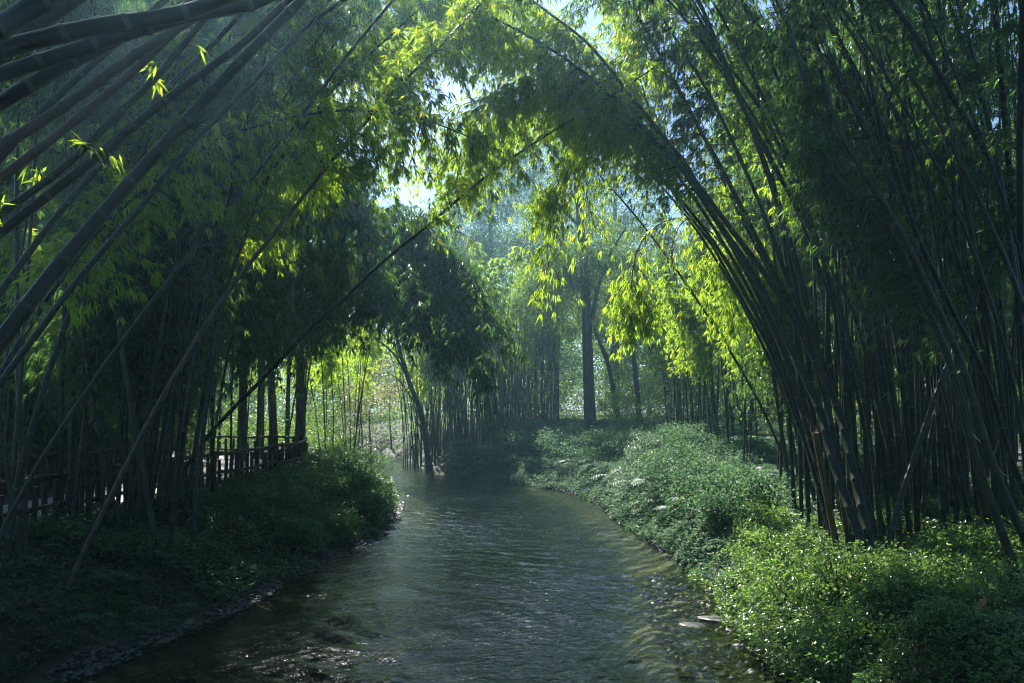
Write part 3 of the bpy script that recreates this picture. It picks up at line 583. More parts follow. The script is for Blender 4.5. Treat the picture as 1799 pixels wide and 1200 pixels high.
def zone(name, spots, temps, label, group, sc_=(.85, 1.12), face=None, spread=.6, tilt=.05):
    spots = sorted(spots, key=lambda p: proj(np.array([p[0], p[1], hz(*p[:2])+1.0]))[0])
    for k, p in enumerate(spots):
        cm, fm = temps[int(rng.integers(len(temps)))]
        rz = rng.uniform(0, 6.28) if face is None else face+rng.normal()*spread
        o = root('bamboo', (p[0], p[1], hz(p[0], p[1])-.1), label % ordinal(k+1), 'bamboo', group, rz)
        o.rotation_euler = (rng.normal()*tilt, rng.normal()*tilt, rz); s_ = rng.uniform(*sc_); o.scale = (s_, s_, s_)
        link('culm', cm, o)
        if fm is not None: link('foliage', fm, o)
def scatter(n, f, mind=.12):
    out = []; tries = 0
    while len(out) < n and tries < n*60:
        tries += 1; p = f()
        if p is None: continue
        if all((p[0]-q[0])**2+(p[1]-q[1])**2 > mind**2 for q in out): out.append(p)
    return out
def px_spot(x0, x1, D0, D1):
    def f():
        D = rng.uniform(D0, D1); x = (rng.uniform(x0, x1)-899.5)/FPX*D
        if xl(D)-.3 < x < xr(D)+.4: return None
        return (x, D)
    return f
def clumped(cs, r, D0=0):
    def f():
        c = cs[int(rng.integers(len(cs)))]; a = rng.uniform(0, 6.28); q = r*math.sqrt(rng.uniform())
        return (c[0]+q*math.cos(a), c[1]+q*math.sin(a)*.8)
    return f
fol_up = dict(t0=.22, nb=70, bl=1.25, nf=7, lf=6, L=.17, W=.024, droop=.75)
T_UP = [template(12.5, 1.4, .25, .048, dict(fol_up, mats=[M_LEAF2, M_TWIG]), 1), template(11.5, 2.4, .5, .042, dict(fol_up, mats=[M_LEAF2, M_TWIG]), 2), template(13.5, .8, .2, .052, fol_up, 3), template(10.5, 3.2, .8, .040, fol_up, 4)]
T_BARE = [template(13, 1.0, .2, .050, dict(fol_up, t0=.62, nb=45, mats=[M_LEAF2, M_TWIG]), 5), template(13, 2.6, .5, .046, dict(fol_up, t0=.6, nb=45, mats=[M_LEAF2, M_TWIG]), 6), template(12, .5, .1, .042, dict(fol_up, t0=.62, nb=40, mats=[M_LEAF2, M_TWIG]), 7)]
T_FAR = [template(9.5, 1.0, .3, .030, dict(t0=.5, nb=34, bl=.9, nf=6, lf=5, L=.2, W=.035, droop=.7, twig=False), 8), template(8.5, 1.8, .6, .026, dict(t0=.5, nb=34, bl=.9, nf=6, lf=5, L=.2, W=.035, droop=.7, twig=False), 9), template(10.5, .4, .2, .028, dict(t0=.55, nb=30, bl=.9, nf=6, lf=5, L=.2, W=.035, droop=.7, twig=False), 10)]
fol_low = dict(t0=.12, nb=70, bl=1.2, nf=8, lf=6, L=.19, W=.028, droop=.9, mats=[M_LEAF2, M_TWIG])
T_LOW = [template(7.0, 1.6, .6, .030, fol_low, 11), template(5.5, 1.2, .7, .026, fol_low, 12)]

lc = [(-6.6, 14.3), (-7.0, 15.0), (-7.3, 15.8), (-6.6, 15.3), (-7.4, 16.8), (-7.2, 13.6)]
zone('left_clump', scatter(30, clumped(lc, .45)), T_UP[:2]+T_BARE, 'dark upright culm, %s from left in the clump between log fence and stream', 'culms of the clump in front of the log fence', face=math.pi*.1, spread=1.3)
def left_back():
    x = rng.uniform(-21, -11.6); y = rng.uniform(9, 31)
    if x/y < -.70: return None
    return (x, y)
zone('left_back', scatter(38, left_back, .5), T_UP, 'shadowed bamboo culm beyond the path on the left, %s from the left', 'culms beyond the path on the left', face=0, spread=1.5, sc_=(1.0, 1.4))
zone('left_low', scatter(30, left_back, .7), T_LOW, 'short leafy bamboo beyond the path on the left, %s from the left', 'short leafy bamboos beyond the path', sc_=(.7, 1.1))
zone('left_mid', scatter(13, px_spot(560, 640, 36, 45), .15), T_FAR, 'slender crossing culm, %s from left where the stream bends out of sight', 'slender culms at the bend of the stream', sc_=(.9, 1.25))
mc = [P(x, 600, D)[:2] for x, D in ((765, 40), (800, 41), (835, 42), (870, 42), (905, 43), (940, 45))]
zone('mid_clump', scatter(48, clumped(mc, 1.0)), T_FAR, 'thin straight culm in the misty thicket at the centre, %s from the left', 'thin culms of the misty centre thicket', sc_=(.8, 1.15), tilt=.09)
rc = [P(x, 600, D)[:2] for x, D in ((1235, 27), (1275, 25), (1330, 22), (1375, 20), (1410, 19), (1300, 29), (1190, 33))]
zone('right_mid', scatter(38, clumped(rc, .6)), T_BARE[2:]+T_FAR[:2], 'slim culm, %s from left in the thicket between ferny bank and big clump', 'culms of the thicket right of the ferny bank', tilt=.08, face=math.pi, spread=.7, sc_=(.6, .85))
zone('right_back', scatter(42, px_spot(1330, 1960, 15, 26), .3), T_BARE+T_UP[:2], 'dark upright culm, %s from left in the depth of the right clump', 'upright culms in the depth of the right clump', face=math.pi, spread=1.2, sc_=(.8, 1.1))

T_FAN = [template(13.5, 3.2, .35, .042, dict(fol_up, t0=.66, nb=9, mats=[M_LEAF2, M_TWIG]), 13), template(13.5, 5.2, .6, .038, dict(fol_up, t0=.66, nb=10, mats=[M_LEAF2, M_TWIG]), 14), template(13, 7.0, .9, .036, dict(fol_up, t0=.64, nb=11, mats=[M_LEAF2, M_TWIG]), 15)]
fc = [P(x, 600, D)[:2] for x, D in ((1500, 11.5), (1560, 12), (1640, 12), (1720, 11.5), (1790, 11), (1850, 10.5), (1610, 14), (1760, 14), (1470, 13))]
zone('right_fan', scatter(36, clumped(fc, .45)), T_FAN, 'slim dark culm fanning up and left out of the right clump, %s from the left', 'slim culms fanning out of the right clump', face=math.pi, spread=.35, sc_=(.85, 1.15), tilt=.04)
sc2 = [(-5.6, 12.6), (-6.4, 13.4), (-8.4, 13.2), (-6.2, 17.4), (-8.6, 15.6), (-6.9, 11.4)]
zone('left_slant', scatter(13, clumped(sc2, .6)), T_BARE+T_FAN[:1], 'thin dark culm slanting across the left grove, %s from the left', 'thin slanting culms of the left grove', face=0, spread=1.0, tilt=.12, sc_=(.7, 1.0))

# ------------------------------------------------------------------ thickets too dense to count
def thicket(n, f, hr, r, label):
    qb = QB()
    for p in scatter(n, f, .05):
        H = rng.uniform(*hr); a = rng.uniform(0, 6.28); ln = rng.uniform(.2, 1.6); z0 = hz(*p)-.1; rr = rng.uniform(*r)
        t = np.linspace(0, 1, 6)[:, None]
        pts = np.array([p[0], p[1], z0])+np.concatenate([math.cos(a)*ln*t**2, math.sin(a)*ln*t**2, H*t], 1)
        tube(qb, pts, np.linspace(rr, rr*.4, 6), 5, 0, False)
    tag(link('bamboo_thicket', qb.mesh('bamboo_thicket', [M_CULM])), label, 'bamboo thicket', kind='stuff')
thicket(330, clumped(mc, 1.7), (4, 9), (.018, .032), 'dense mass of thin far culms filling the centre thicket')
thicket(130, px_spot(1180, 1420, 30, 42), (5, 8), (.02, .035), 'dense mass of thin far culms behind the ferny bank')
thicket(70, px_spot(1450, 1900, 24, 36), (7, 11), (.03, .05), 'dense mass of far culms behind the big right clump')
thicket(130, px_spot(1400, 1950, 13, 24), (9, 13), (.022, .045), 'dark mass of thin culms packed inside the big right clump')
thicket(80, lambda: (rng.uniform(-30, -12), rng.uniform(28, 44)), (6, 10), (.03, .05), 'dense mass of far culms behind the path on the left')

# ------------------------------------------------------------------ unseen bamboo leaf screens added round the viewpoint to shade the scene
def canopy(spots, label):
    qb = QB()
    for x, y, z, rx, ry, rz_, n in spots:
        d = nrm(rng.normal(size=(n, 3))); c = np.array([x, y, z])+d*np.array([rx, ry, rz_])*(rng.uniform(0, 1, n)**.4)[:, None]
        j = np.repeat(np.arange(n), 24); B = c[j]+rng.normal(size=(len(j), 3))*.3
        B = B[carve(B)]
        px, py, f = proj(B); B = B[(f < .2) | (py < -25) | (np.abs(px-900) > 960)]
        leaves(qb, B, nrm(rng.normal(size=(len(B), 3))+np.array([0, 0, -.6])), .2, .035, 0, .55)
    for x, y, z, rx, ry, rz_, n in spots[::2]:
        if y < 2:
            zz = hz(x, y)
            for k in range(7):
                a = rng.uniform(0, 6.28); b = np.array([x*1.35+.5*math.cos(a), y+.5*math.sin(a), zz-.1]); e = np.array([x+rng.normal(), y+rng.normal(), z])
                q, s = spline([b, b*.6+e*.4+W(x*.05, 0, 1.2), e], .4); tube(qb, q, np.linspace(.05, .03, len(q)), 8, 1, False)
    tag(link('shade_canopy', qb.mesh('shade_canopy', [M_LEAF2, M_CULM])), label, 'shade canopy', kind='stuff')
canopy([(-6, -2, 7.5, 3, 3, 2, 260), (6, -2, 7.5, 3, 3, 2, 260), (-8, -8, 7, 4, 4, 3, 260), (8, -8, 7, 4, 4, 3, 260), (-7, 3, 9, 3.4, 4, 1.8, 380), (7, 4, 9, 3.4, 4, 1.8, 300), (0, -12, 6, 5, 3, 4, 300), (0, -3, 9.5, 5, 5, 1.2, 600), (-5, -14, 5, 5, 3, 4, 400), (5, -14, 5, 5, 3, 4, 400), (-3, 6, 10.5, 4, 4, 1.4, 400), (4, 8, 11.5, 3, 3, 1.2, 220), (-8, 10, 12, 4, 4, 1.8, 360), (9, 12, 13, 4, 4, 2, 300), (-4, 13, 14.5, 4, 4, 1.5, 260), (-12, 0, 5, 2.5, 5, 5, 700), (12, -2, 5, 2.5, 5, 5, 700), (-13, 8, 6, 2.5, 4, 5, 500), (13, 6, 6, 2.5, 4, 5, 500), (-8, -12, 4, 5, 3, 4, 400), (8, -12, 4, 5, 3, 4, 400), (0, -16, 4, 8, 2, 4, 600), (8, 0, 9.5, 3, 4, 1.5, 400)], 'unseen bamboo leaf screens added around the view to shade it')

# ------------------------------------------------------------------ trees
def crown_mesh(blobs, L, W_, mats, per=60, cr=.55, droop=.35, name='crown'):
    """blobs: (centre, radii, clumps); leaves gather in clumps near the blob's surface"""
    qb = QB()
    for c, rad, n in blobs:
        d = nrm(rng.normal(size=(n, 3))); rr = rng.uniform(.35, 1.0, n)**.6
        cc = np.asarray(c)+d*np.asarray(rad)*rr[:, None]
        j = np.repeat(np.arange(n), per)
        B = cc[j]+rng.normal(size=(len(j), 3))*cr*np.array([1, 1, .55])*rng.uniform(.5, 1.2, n)[j][:, None]
        D = nrm(d[j]*.5+rng.normal(size=(len(j), 3))*.8+np.array([0, 0, -droop]))
        leaves(qb, B, D, L*rng.uniform(.6, 1.25, len(j)), W_*rng.uniform(.7, 1.2, len(j)), 0, .55)
    return qb.mesh(name, mats)
def trunk_mesh(ctrl, r0, r1, limbs=(), sides=12, flare=.35):
    qb = QB(); q, s = spline(ctrl, .25); t = s/s[-1]
    rad = r0+(r1-r0)*t; rad = rad*(1+flare*np.exp(-s/.35)); tube(qb, q, rad, sides)
    for l, a, b in limbs:
        q, s = spline(l, .25); tube(qb, q, a+(b-a)*s/s[-1], 8)
    return qb.mesh('trunk', [M_BARK])
def tree(base, ctrl, r0, r1, limbs, blobs, label, L=.16, W_=.06, mats=None, per=60, cr=.5, group='trees of the grove', name='tree', cat='tree', droop=.35):
    b = np.array(base, float); o = root(name, b, label, cat, group)
    link('trunk', trunk_mesh(np.asarray(ctrl)-b, r0, r1, [(np.asarray(l)-b, a, c) for l, a, c in limbs]), o)
    if blobs: link('crown', crown_mesh([(np.asarray(c)-b, r, n) for c, r, n in blobs], L, W_, mats or [M_TREE], per, cr, droop), o)
    return o
def gp(px, D):
    x = (px-899.5)/FPX*D; return W(x, D, hz(x, D))
def tr(px, D, top, r0, r1, label, limbs=(), blobs=(), mid=(), **k):
    """trunk at image column px and depth D; tops, limbs and crown blobs given as (px, py, dD)"""
    b = gp(px, D); c = [b-W(0, 0, .2)]+[P(x, y, D+dd) for x, y, dd in mid]+[P(top[0], top[1], D)]
    c = np.array(c); 
    L_ = [([P(x, y, D+dd) for x, y, dd in l], a, e) for l, a, e in limbs]
    B_ = [(P(x, y, D+dd), rad, n) for x, y, dd, rad, n in blobs]
    return tree(b, c, r0, r1, L_, B_, label, **k)
tr(1037, 38, (1012, 300), .30, .16, 'tall pale grey trunk standing straight on the ferny bank with a fork halfway up',
   limbs=[([(1034, 520, 0), (1010, 470, .5), (985, 440, 1), (960, 430, 1.5)], .10, .04), ([(1040, 560, 0), (1052, 500, .3), (1075, 440, .8), (1100, 400, 1)], .13, .05), ([(1020, 400, 0), (990, 370, -.5), (960, 340, -1)], .08, .03)],
   blobs=[(985, 540, 1, (1.7, 1.6, 1.6), 80), (950, 505, 0, (1.1, 1.2, 1.0), 44), (1015, 470, -.5, (1.5, 1.3, 1.0), 60), (1075, 470, 1.5, (1.6, 1.5, 1.7), 70), (1000, 380, 2, (2.6, 2, 2.2), 70), (1060, 560, 2, (1.2, 1.2, .9), 18)],
   mid=[(1033, 640, 0), (1028, 500, 0)], L=.26, W_=.05, droop=.9)
tr(978, 48, (968, 430), .17, .09, 'straight slimmer trunk behind and left of the tall pale one', mid=[(975, 560, 0)],
   blobs=[(940, 440, 1, (2.4, 2, 2.6), 60), (990, 520, 1, (1.6, 1.5, 1.6), 26)], L=.22, W_=.08)
tr(1088, 43, (1020, 520), .15, .08, 'trunk leaning left towards the tall pale trunk', mid=[(1068, 640, 0), (1040, 570, 0)], blobs=[(1010, 500, 2, (1.5, 1.5, 1.2), 20)], L=.22, W_=.07)
tr(1123, 41, (1100, 470), .15, .08, 'dark trunk right of the leaning one, gently curved', mid=[(1115, 640, 0), (1103, 560, 0)], blobs=[(1110, 460, 1.5, (2.2, 2, 1.8), 46), (1135, 560, 2, (1.4, 1.4, 1.2), 22)], L=.2, W_=.06)
tr(1177, 46, (1160, 520), .22, .14, 'broad dark trunk beside the sunlit undergrowth on the right bank', mid=[(1168, 630, 0)], blobs=[(1175, 500, 1, (2.4, 2, 2.2), 50), (1225, 600, 2, (2.0, 2, 1.6), 34)], L=.2, W_=.06)
tr(757, 37, (700, 565), .15, .07, 'dark crooked trunk leaning left over the far end of the stream',
   limbs=[([(712, 655, 0), (690, 620, -.3), (655, 590, -.6), (630, 560, -.8)], .06, .02), ([(735, 715, 0), (700, 668, .2), (680, 655, .4)], .04, .015), ([(700, 580, 0), (706, 562, -.2), (722, 556, -.4)], .09, .04)],
   mid=[(742, 735, 0), (722, 680, 0), (706, 630, 0), (695, 580, 0)], blobs=[(668, 575, 0, (.9, .9, .5), 12), (712, 560, 0, (1.0, 1, .6), 12)], L=.18, W_=.05, mats=[M_LEAF])
for k, (px, D, top, r0, lab) in enumerate([(460, 36, (468, 560), .17, 'leftmost grey trunk beyond the bend of the fence'), (486, 34, (470, 520), .19, 'forked grey trunk rising out of the fence bend'),
      (531, 33, (530, 480), .21, 'thickest straight trunk by the end of the log fence'), (435, 42, (432, 560), .13, 'slim trunk at the far left of the bright clearing'), (507, 38, (515, 560), .12, 'thin dark trunk between the two fence bend trunks')]):
    tr(px, D, top, r0, r0*.6, lab, mid=[((px+top[0])/2-3, 640, 0)], blobs=[(top[0]-30, 470, 1, (2.6, 2, 2.4), 50), (top[0]-10, 350, 1, (2.6, 2, 2.2), 40), (top[0]+20, 560, 0, (1.8, 1.8, 1.2), 22)], L=.2, W_=.06)
tr(430, 30, (425, 200), .16, .07, 'tall trunk lost in foliage behind the left thicket', mid=[(428, 500, 0)], blobs=[(400, 250, 0, (3, 2, 3), 70), (480, 330, 1, (2, 2, 2), 40)], L=.18, W_=.04)
# hazy tall trees beyond the gap
for px, D, top, blobs, lab in [
   (860, 60, (862, 260), [(870, 300, 0, (4.0, 3, 4.4), 150), (820, 420, 0, (3, 3, 3.2), 90), (900, 480, -1, (3.5, 3, 3), 100)], 'tall bluish tree in the haze right behind the sky gap'),
   (930, 66, (940, 220), [(945, 260, 0, (4.5, 3, 4.6), 130), (985, 400, 0, (3, 3, 3.4), 80)], 'tallest hazy tree behind the brightest hanging leaves'),
   (800, 56, (796, 400), [(800, 460, 0, (2.6, 2.4, 2.8), 80), (760, 540, 0, (2.4, 2, 2), 60)], 'pale misty tree just above the dark arch'),
   (1080, 62, (1080, 300), [(1080, 340, 0, (4, 3, 4), 120), (1130, 460, 0, (4, 3, 3), 110), (1060, 500, 0, (3, 3, 3), 80)], 'hazy broad tree behind the row of dark trunks')]:
    tr(px, D, top, .30, .12, lab, mid=[(px+2, 560, 0)], blobs=blobs, L=.2, W_=.09, cr=.75, per=130)
# saplings in the clearing
for px, D, py, rad, mt, lab in [(655, 46, 700, (1.6, 1.3, 1.1), M_AUT, 'small tree with pinkish yellow leaves in the clearing past the bend'), (690, 52, 660, (1.8, 1.3, 1.3), M_AUT, 'second sapling with yellowing leaves further back past the bend'),
      (640, 54, 610, (2, 1.6, 1.6), M_LEAF, 'bright green sapling standing in the sun past the bend'), (575, 50, 640, (2.2, 1.6, 2), M_LEAF, 'sunlit sapling left of the pinkish one'), (470, 52, 640, (2.4, 1.6, 2.2), M_LEAF, 'sunlit green tree glowing between the fence bend trunks')]:
    tr(px, D, (px+8, py+10), .06, .03, lab, mid=[(px-6, (py+745)/2, 0)], blobs=[(px, py, 0, rad, 44)], L=.16, W_=.1, mats=[mt], per=30, name='sapling', group='saplings past the bend')

# the wood all round: shared tree shapes
def tmpl_tree(H, r, seed):
    tm = trunk_mesh(np.array([(0, 0, -.2), (.15*math.sin(seed), .1, H*.3), (.3*math.cos(seed), 0, H*.6), (0, .1, H*.85)]), r, r*.4,
       [(np.array([(.1, 0, H*.35), (H*.1*math.cos(a), H*.1*math.sin(a), H*.5), (H*.17*math.cos(a), H*.17*math.sin(a), H*.62)]), r*.4, r*.15) for a in (seed, seed+2.2, seed+4.3)])
    bl = [((rng.normal()*H*.10, rng.normal()*H*.10, H*z), (H*.19*w, H*.19*w, H*.13), int(44*w)) for z, w in ((.35, .9), (.5, 1.2), (.62, 1.25), (.75, 1.1), (.88, .8), (.2, .7))]
    return tm, crown_mesh(bl, .22, .12, [M_TREE], 80, .6)
TT = [tmpl_tree(13, .2, 1), tmpl_tree(11, .17, 2.5), tmpl_tree(15, .24, 4)]
def tree_copies(spots, label, group, sc_=(.75, 1.15)):
    spots = sorted(spots, key=lambda p: p[0]/p[1])
    for k, p in enumerate(spots):
        tm, cm = TT[k % 3]; o = root('tree', (p[0], p[1], hz(*p[:2])), label % ordinal(k+1), 'tree', group, rng.uniform(0, 6))
        s_ = p[2] if len(p) > 2 else rng.uniform(*sc_); o.scale = (s_, s_, s_); link('trunk', tm, o); link('crown', cm, o)
tree_copies([(x, y, s) for x, y, s in [(-31, 42, 1.0), (-26, 50, 1.05), (-22, 60, 1.1), (-16, 64, .72), (-34, 58, 1.2), (-28, 68, 1.2), (-13.5, 74, .66), (-9, 80, .62)]], 'leafy tree closing the wood on the left, %s from the left', 'trees closing the wood on the left')
tree_copies([(x, y, s) for x, y, s in [(14, 56, 1.0), (19, 50, .9), (24, 44, .9), (22, 60, 1.1), (30, 52, 1.0), (12, 70, 1.0), (27, 34, .75), (33, 40, .9), (4, 76, 1.0), (8, 64, .9), (-2, 84, .9), (19, 36, .62), (36, 62, 1.2)]], 'leafy tree closing the wood on the right, %s from the left', 'trees closing the wood on the right')
def wood(spots, label):
    qb = QB()
    bl = [((x, y, hz(x, y)+h*.55), (5.0, 3.5, h*.52), 150) for x, y, h in spots]
    for c, rad, n in bl:
        d = nrm(rng.normal(size=(n, 3))); cc = np.asarray(c)+d*np.asarray(rad)*(rng.uniform(.3, 1, n)**.5)[:, None]
        j = np.repeat(np.arange(n), 26); B = cc[j]+rng.normal(size=(len(j), 3))*.9
        leaves(qb, B, nrm(rng.normal(size=(len(j), 3))+np.array([0, 0, -.4])), .42*rng.uniform(.6, 1.2, len(j)), .24, 0, .5)
    for x, y, h in spots: tube(qb, np.array([(x, y, hz(x, y)-.2), (x+.2, y, hz(x, y)+h*.7)]), np.array([.2, .1]), 6, 1, False)
    tag(link('far_wood', qb.mesh('far_wood', [M_TREE, M_BARK])), label, 'wood', kind='stuff')
wood([(-60+7*i+rng.normal(), 82+rng.normal()*5+abs(i-9)*.8, rng.uniform(10, 14) if not 4 < i < 8 else 8) for i in range(20)], 'far wood closing the view all along the background')
wood([(-38-rng.uniform(0, 6), 16+5*i, 12) for i in range(8)]+[(36+rng.uniform(0, 8), 14+6*i, 10) for i in range(7)], 'wood beyond the bamboo on both flanks')
# undergrowth that hides the horizon
def shrub_band(spots, L, W_, m, label, per=240, r=(1.2, .9)):
    qb = QB()
    for x, y in spots:
        z = hz(x, y); B = np.array([x, y, z+r[1]*.5])+rng.normal(size=(per, 3))*np.array([r[0]*.5, r[0]*.5, r[1]*.45]); B[:, 2] = np.maximum(B[:, 2], z+.05)
        leaves(qb, B, nrm(rng.normal(size=(per, 3))+np.array([0, 0, .2])), L*rng.uniform(.6, 1.3, per), W_, 0, .6)
    tag(link('undergrowth', qb.mesh('undergrowth', [m])), label, 'undergrowth', kind='stuff')
def band(n, f): return [p for p in (f() for _ in range(n)) if not (xl(p[1])-.6 < p[0] < xr(p[1])+.8)]
shrub_band(band(560, lambda: (rng.uniform(-36, 34), rng.uniform(44, 72))), .17, .09, M_TREE, 'low leafy undergrowth far back under the trees', 300, (2.4, 3.4))
shrub_band(band(150, lambda: (rng.uniform(-30, -9), rng.uniform(36, 50))), .14, .07, M_TREE, 'leafy undergrowth in the clearing past the bend', 280, (1.6, 1.3))
shrub_band(band(90, lambda: (rng.uniform(-26, -12), rng.uniform(12, 34))), .13, .06, M_TREE, 'leafy undergrowth beyond the path on the left', 260, (1.5, 1.6))
shrub_band(band(240, lambda: (rng.uniform(8, 32), rng.uniform(24, 46))), .13, .07, M_TREE, 'leafy undergrowth behind the right thicket', 300, (2.0, 2.6))

# ------------------------------------------------------------------ ground cover
def cover_pts(n, f):
    x, y = f(n); return x, y, height(x, y)
def side_pts(side, y0, y1, t0, t1, power=1.0):
    def f(n):
        y = y0+(y1-y0)*rng.uniform(0, 1, n); slr = np.interp(y, [26, 30, 38, 44], [1, 1.6, 2.0, 1.3]) if side > 0 else 1
        t = (t0+(t1-t0)*rng.uniform(0, 1, n)**power)
        x = np.where(side > 0, xr(y)+t*slr, xl(y)-t); return x, y
    return f
def carpet(name, n, f, L, W_, m, label, h=(.05, .35), ns=2.2, upright=.35, per=5, hole=-.55):
    x, y, z = cover_pts(n, f); nn = noise2(x, y, ns)*.5+noise2(x+5, y-3, ns*2.7)*.35+.5
    k = (nn > hole+.5) ; x, y, z, nn = x[k], y[k], z[k], np.clip(nn[k], 0, 1.4)
    H = h[0]+(h[1]-h[0])*nn*rng.uniform(.35, 1.0, len(x))
    top = np.stack([x, y, z+H], 1); bot = top-np.stack([rng.normal(size=len(x))*.04, rng.normal(size=len(x))*.04, np.minimum(H, .14)], 1)
    qb = QB(); sticks(qb, bot, top, .0022, .0015, 1)
    j = np.repeat(np.arange(len(x)), per); u = rng.uniform(0.1, 1, len(j))
    B = bot[j]+(top-bot)[j]*u[:, None]; a = rng.uniform(0, 6.28, len(j))
    D = np.stack([np.cos(a), np.sin(a), rng.normal(size=len(j))*.35+upright*u], 1)
    ll = L*rng.uniform(.55, 1.25, len(j)); leaves(qb, B, D, ll, W_*ll/L, 0, .72, .1, .18)
    tag(link(name, qb.mesh(name, [m, M_TWIG])), label, 'ground cover', kind='stuff')
def ferns(name, n, f, L, label, m=None, pin=13, arch=.5):
    x, y, z = cover_pts(n, f); qb = QB(); a = rng.uniform(0, 6.28, n); l = L*rng.uniform(.55, 1.2, n)
    dirx = np.stack([np.cos(a), np.sin(a), 0*a], 1)
    b = np.stack([x, y, z+.02], 1)
    def pt(u): return b+dirx*(l*u*.85)[:, None]+np.stack([0*a, 0*a, l*(arch*1.5*u-arch*1.25*u*u)], 1)
    for s0, s1 in ((0, .35), (.35, .7), (.7, 1)): sticks(qb, pt(np.full(n, s0)), pt(np.full(n, s1)), .004*(1-s0*.7), .004*(1-s1*.7), 1)
    for k in range(pin):
        u = .12+.86*k/(pin-1); c = pt(np.full(n, u)); T = nrm(pt(np.full(n, u+.03))-c); S = nrm(np.cross(T, [0, 0, 1.0]))
        w = l*.26*math.sin(math.pi*min(1, .25+.78*(1-u)))*(1.0)
        for sg in (-1, 1): leaves(qb, c, S*sg+T*.45+np.array([0, 0, -.12]), w, l*.062, 0, .93, .1, .15)
    tag(link(name, qb.mesh(name, [m or M_FERN, M_TWIG])), label, 'ferns', kind='stuff')
def litter(n, f, label, L=.14):
    x, y, z = cover_pts(n, f); qb = QB(); a = rng.uniform(0, 6.28, n)
    leaves(qb, np.stack([x, y, z+rng.uniform(.005, .04, n)], 1), np.stack([np.cos(a), np.sin(a), rng.normal(size=n)*.18], 1), L*rng.uniform(.5, 1.2, n), .02*rng.uniform(.6, 1.8, n), 0, .8)
    tag(link('leaf_litter', qb.mesh('leaf_litter', [M_DRY])), label, 'leaf litter', kind='stuff')
carpet('ground_cover', 30000, side_pts(1, 6.0, 14.5, -.28, 6.0), .056, .034, M_COVER, 'dense carpet of small bright leaves on the near right bank', (.10, .46), 1.8, .45, 6)
carpet('ground_cover', 9000, side_pts(1, 12.5, 20, .25, 4.0), .06, .030, M_COVER, 'leafy ground cover on the right bank behind the bright carpet', (.05, .30))
carpet('ground_cover', 18000, side_pts(1, 14, 32, -.05, 8.0), .085, .045, M_FERN, 'broad leaved ground cover on the middle of the right bank', (.08, .55), 1.2)
carpet('ground_cover', 14000, side_pts(-1, 12.0, 30, .05, 4.0), .085, .048, M_LEFT, 'green leafy ground cover bulging over the left bank', (.08, .50), 1.3)
carpet('ground_cover', 7000, side_pts(-1, 5.0, 13.5, .25, 6.0), .06, .034, M_FERN, 'dim low plants on the near left bank', (.03, .18), 1.8)
ferns('ferns', 3400, side_pts(1, 19, 40, .5, 7.0), .75, 'mass of blue green ferns on the far right bank')
carpet('ground_cover', 9000, side_pts(1, 12.5, 36, -.16, .75), .075, .042, M_FERN, 'leafy plants spilling over the right shore down to the water', (.10, .45), 1.4)
ferns('ferns', 350, side_pts(1, 13, 36, .0, .8), .32, 'ferns hanging over the right shore')
ferns('ferns', 600, side_pts(1, 13, 21, .4, 5.0), .5, 'ferns in the shade behind the near right bank')
ferns('ferns', 700, side_pts(-1, 15, 30, .5, 4.0), .45, 'ferns among the leaves of the left bank')
ferns('ferns', 420, side_pts(-1, 5, 14, .2, 6.0), .45, 'dim ferns on the near left bank')
ferns('ferns', 900, side_pts(-1, 34, 52, .3, 9.0), .7, 'ferns beyond the bend of the stream on the left', )
ferns('ferns', 900, side_pts(1, 38, 56, .3, 9.0), .7, 'ferns beyond the bend of the stream on the right')
litter(14000, side_pts(-1, 6, 20, .6, 4.5), 'dry bamboo leaves strewn under the left clump')
litter(13000, side_pts(1, 9, 20, 1.5, 10.0), 'dry bamboo leaves strewn under the right clump')

# ------------------------------------------------------------------ rocks and pebbles
def rock_mesh(seed, sx, sy, sz, name='rock', n=9):
    """faceted flat slab: lofted irregular outline"""
    r = np.random.default_rng(seed); a = np.arange(n)*2*math.pi/n; rad = r.uniform(.7, 1.1, n); rings = []
    for z, k in ((-.5, .75), (-.1, 1.0), (.32, .97), (.5, .8)):
        rr = rad*k*r.uniform(.95, 1.05, n); rings.append(np.stack([np.cos(a)*rr*sx, np.sin(a)*rr*sy, z*sz+r.normal(size=n)*sz*.05], 1))
    V = np.concatenate(rings+[np.array([[0, 0, -.5*sz]]), np.array([[0, 0, .52*sz]])]); F = []
    for q in range(3):
        for k in range(n): F.append([q*n+k, q*n+(k+1) % n, (q+1)*n+(k+1) % n, (q+1)*n+k])
    qb = QB(); qb.add(V, F)
    top = np.concatenate([rings[3], [[0, 0, .52*sz]]]); 
    qb.add(top, [[k, (k+1) % n, n, n] for k in range(0)] or [[0, 1, 2, n]]) if False else None
    T_ = [[3*n+k, 3*n+(k+1) % n, 3*n+(k+2) % n, 4*n+1] for k in range(0, n-1, 2)]+([[3*n+n-1, 3*n, 3*n+0, 4*n+1]] if False else [])
    me = bpy.data.meshes.new(name); faces = [tuple(f) for f in F]+[(3*n+k, 3*n+(k+1) % n, 4*n+1) for k in range(n)]+[((k+1) % n, k, 4*n) for k in range(n)]
    me.from_pydata([tuple(v) for v in V], [], faces); me.materials.append(M_STONE); me.update(); return me
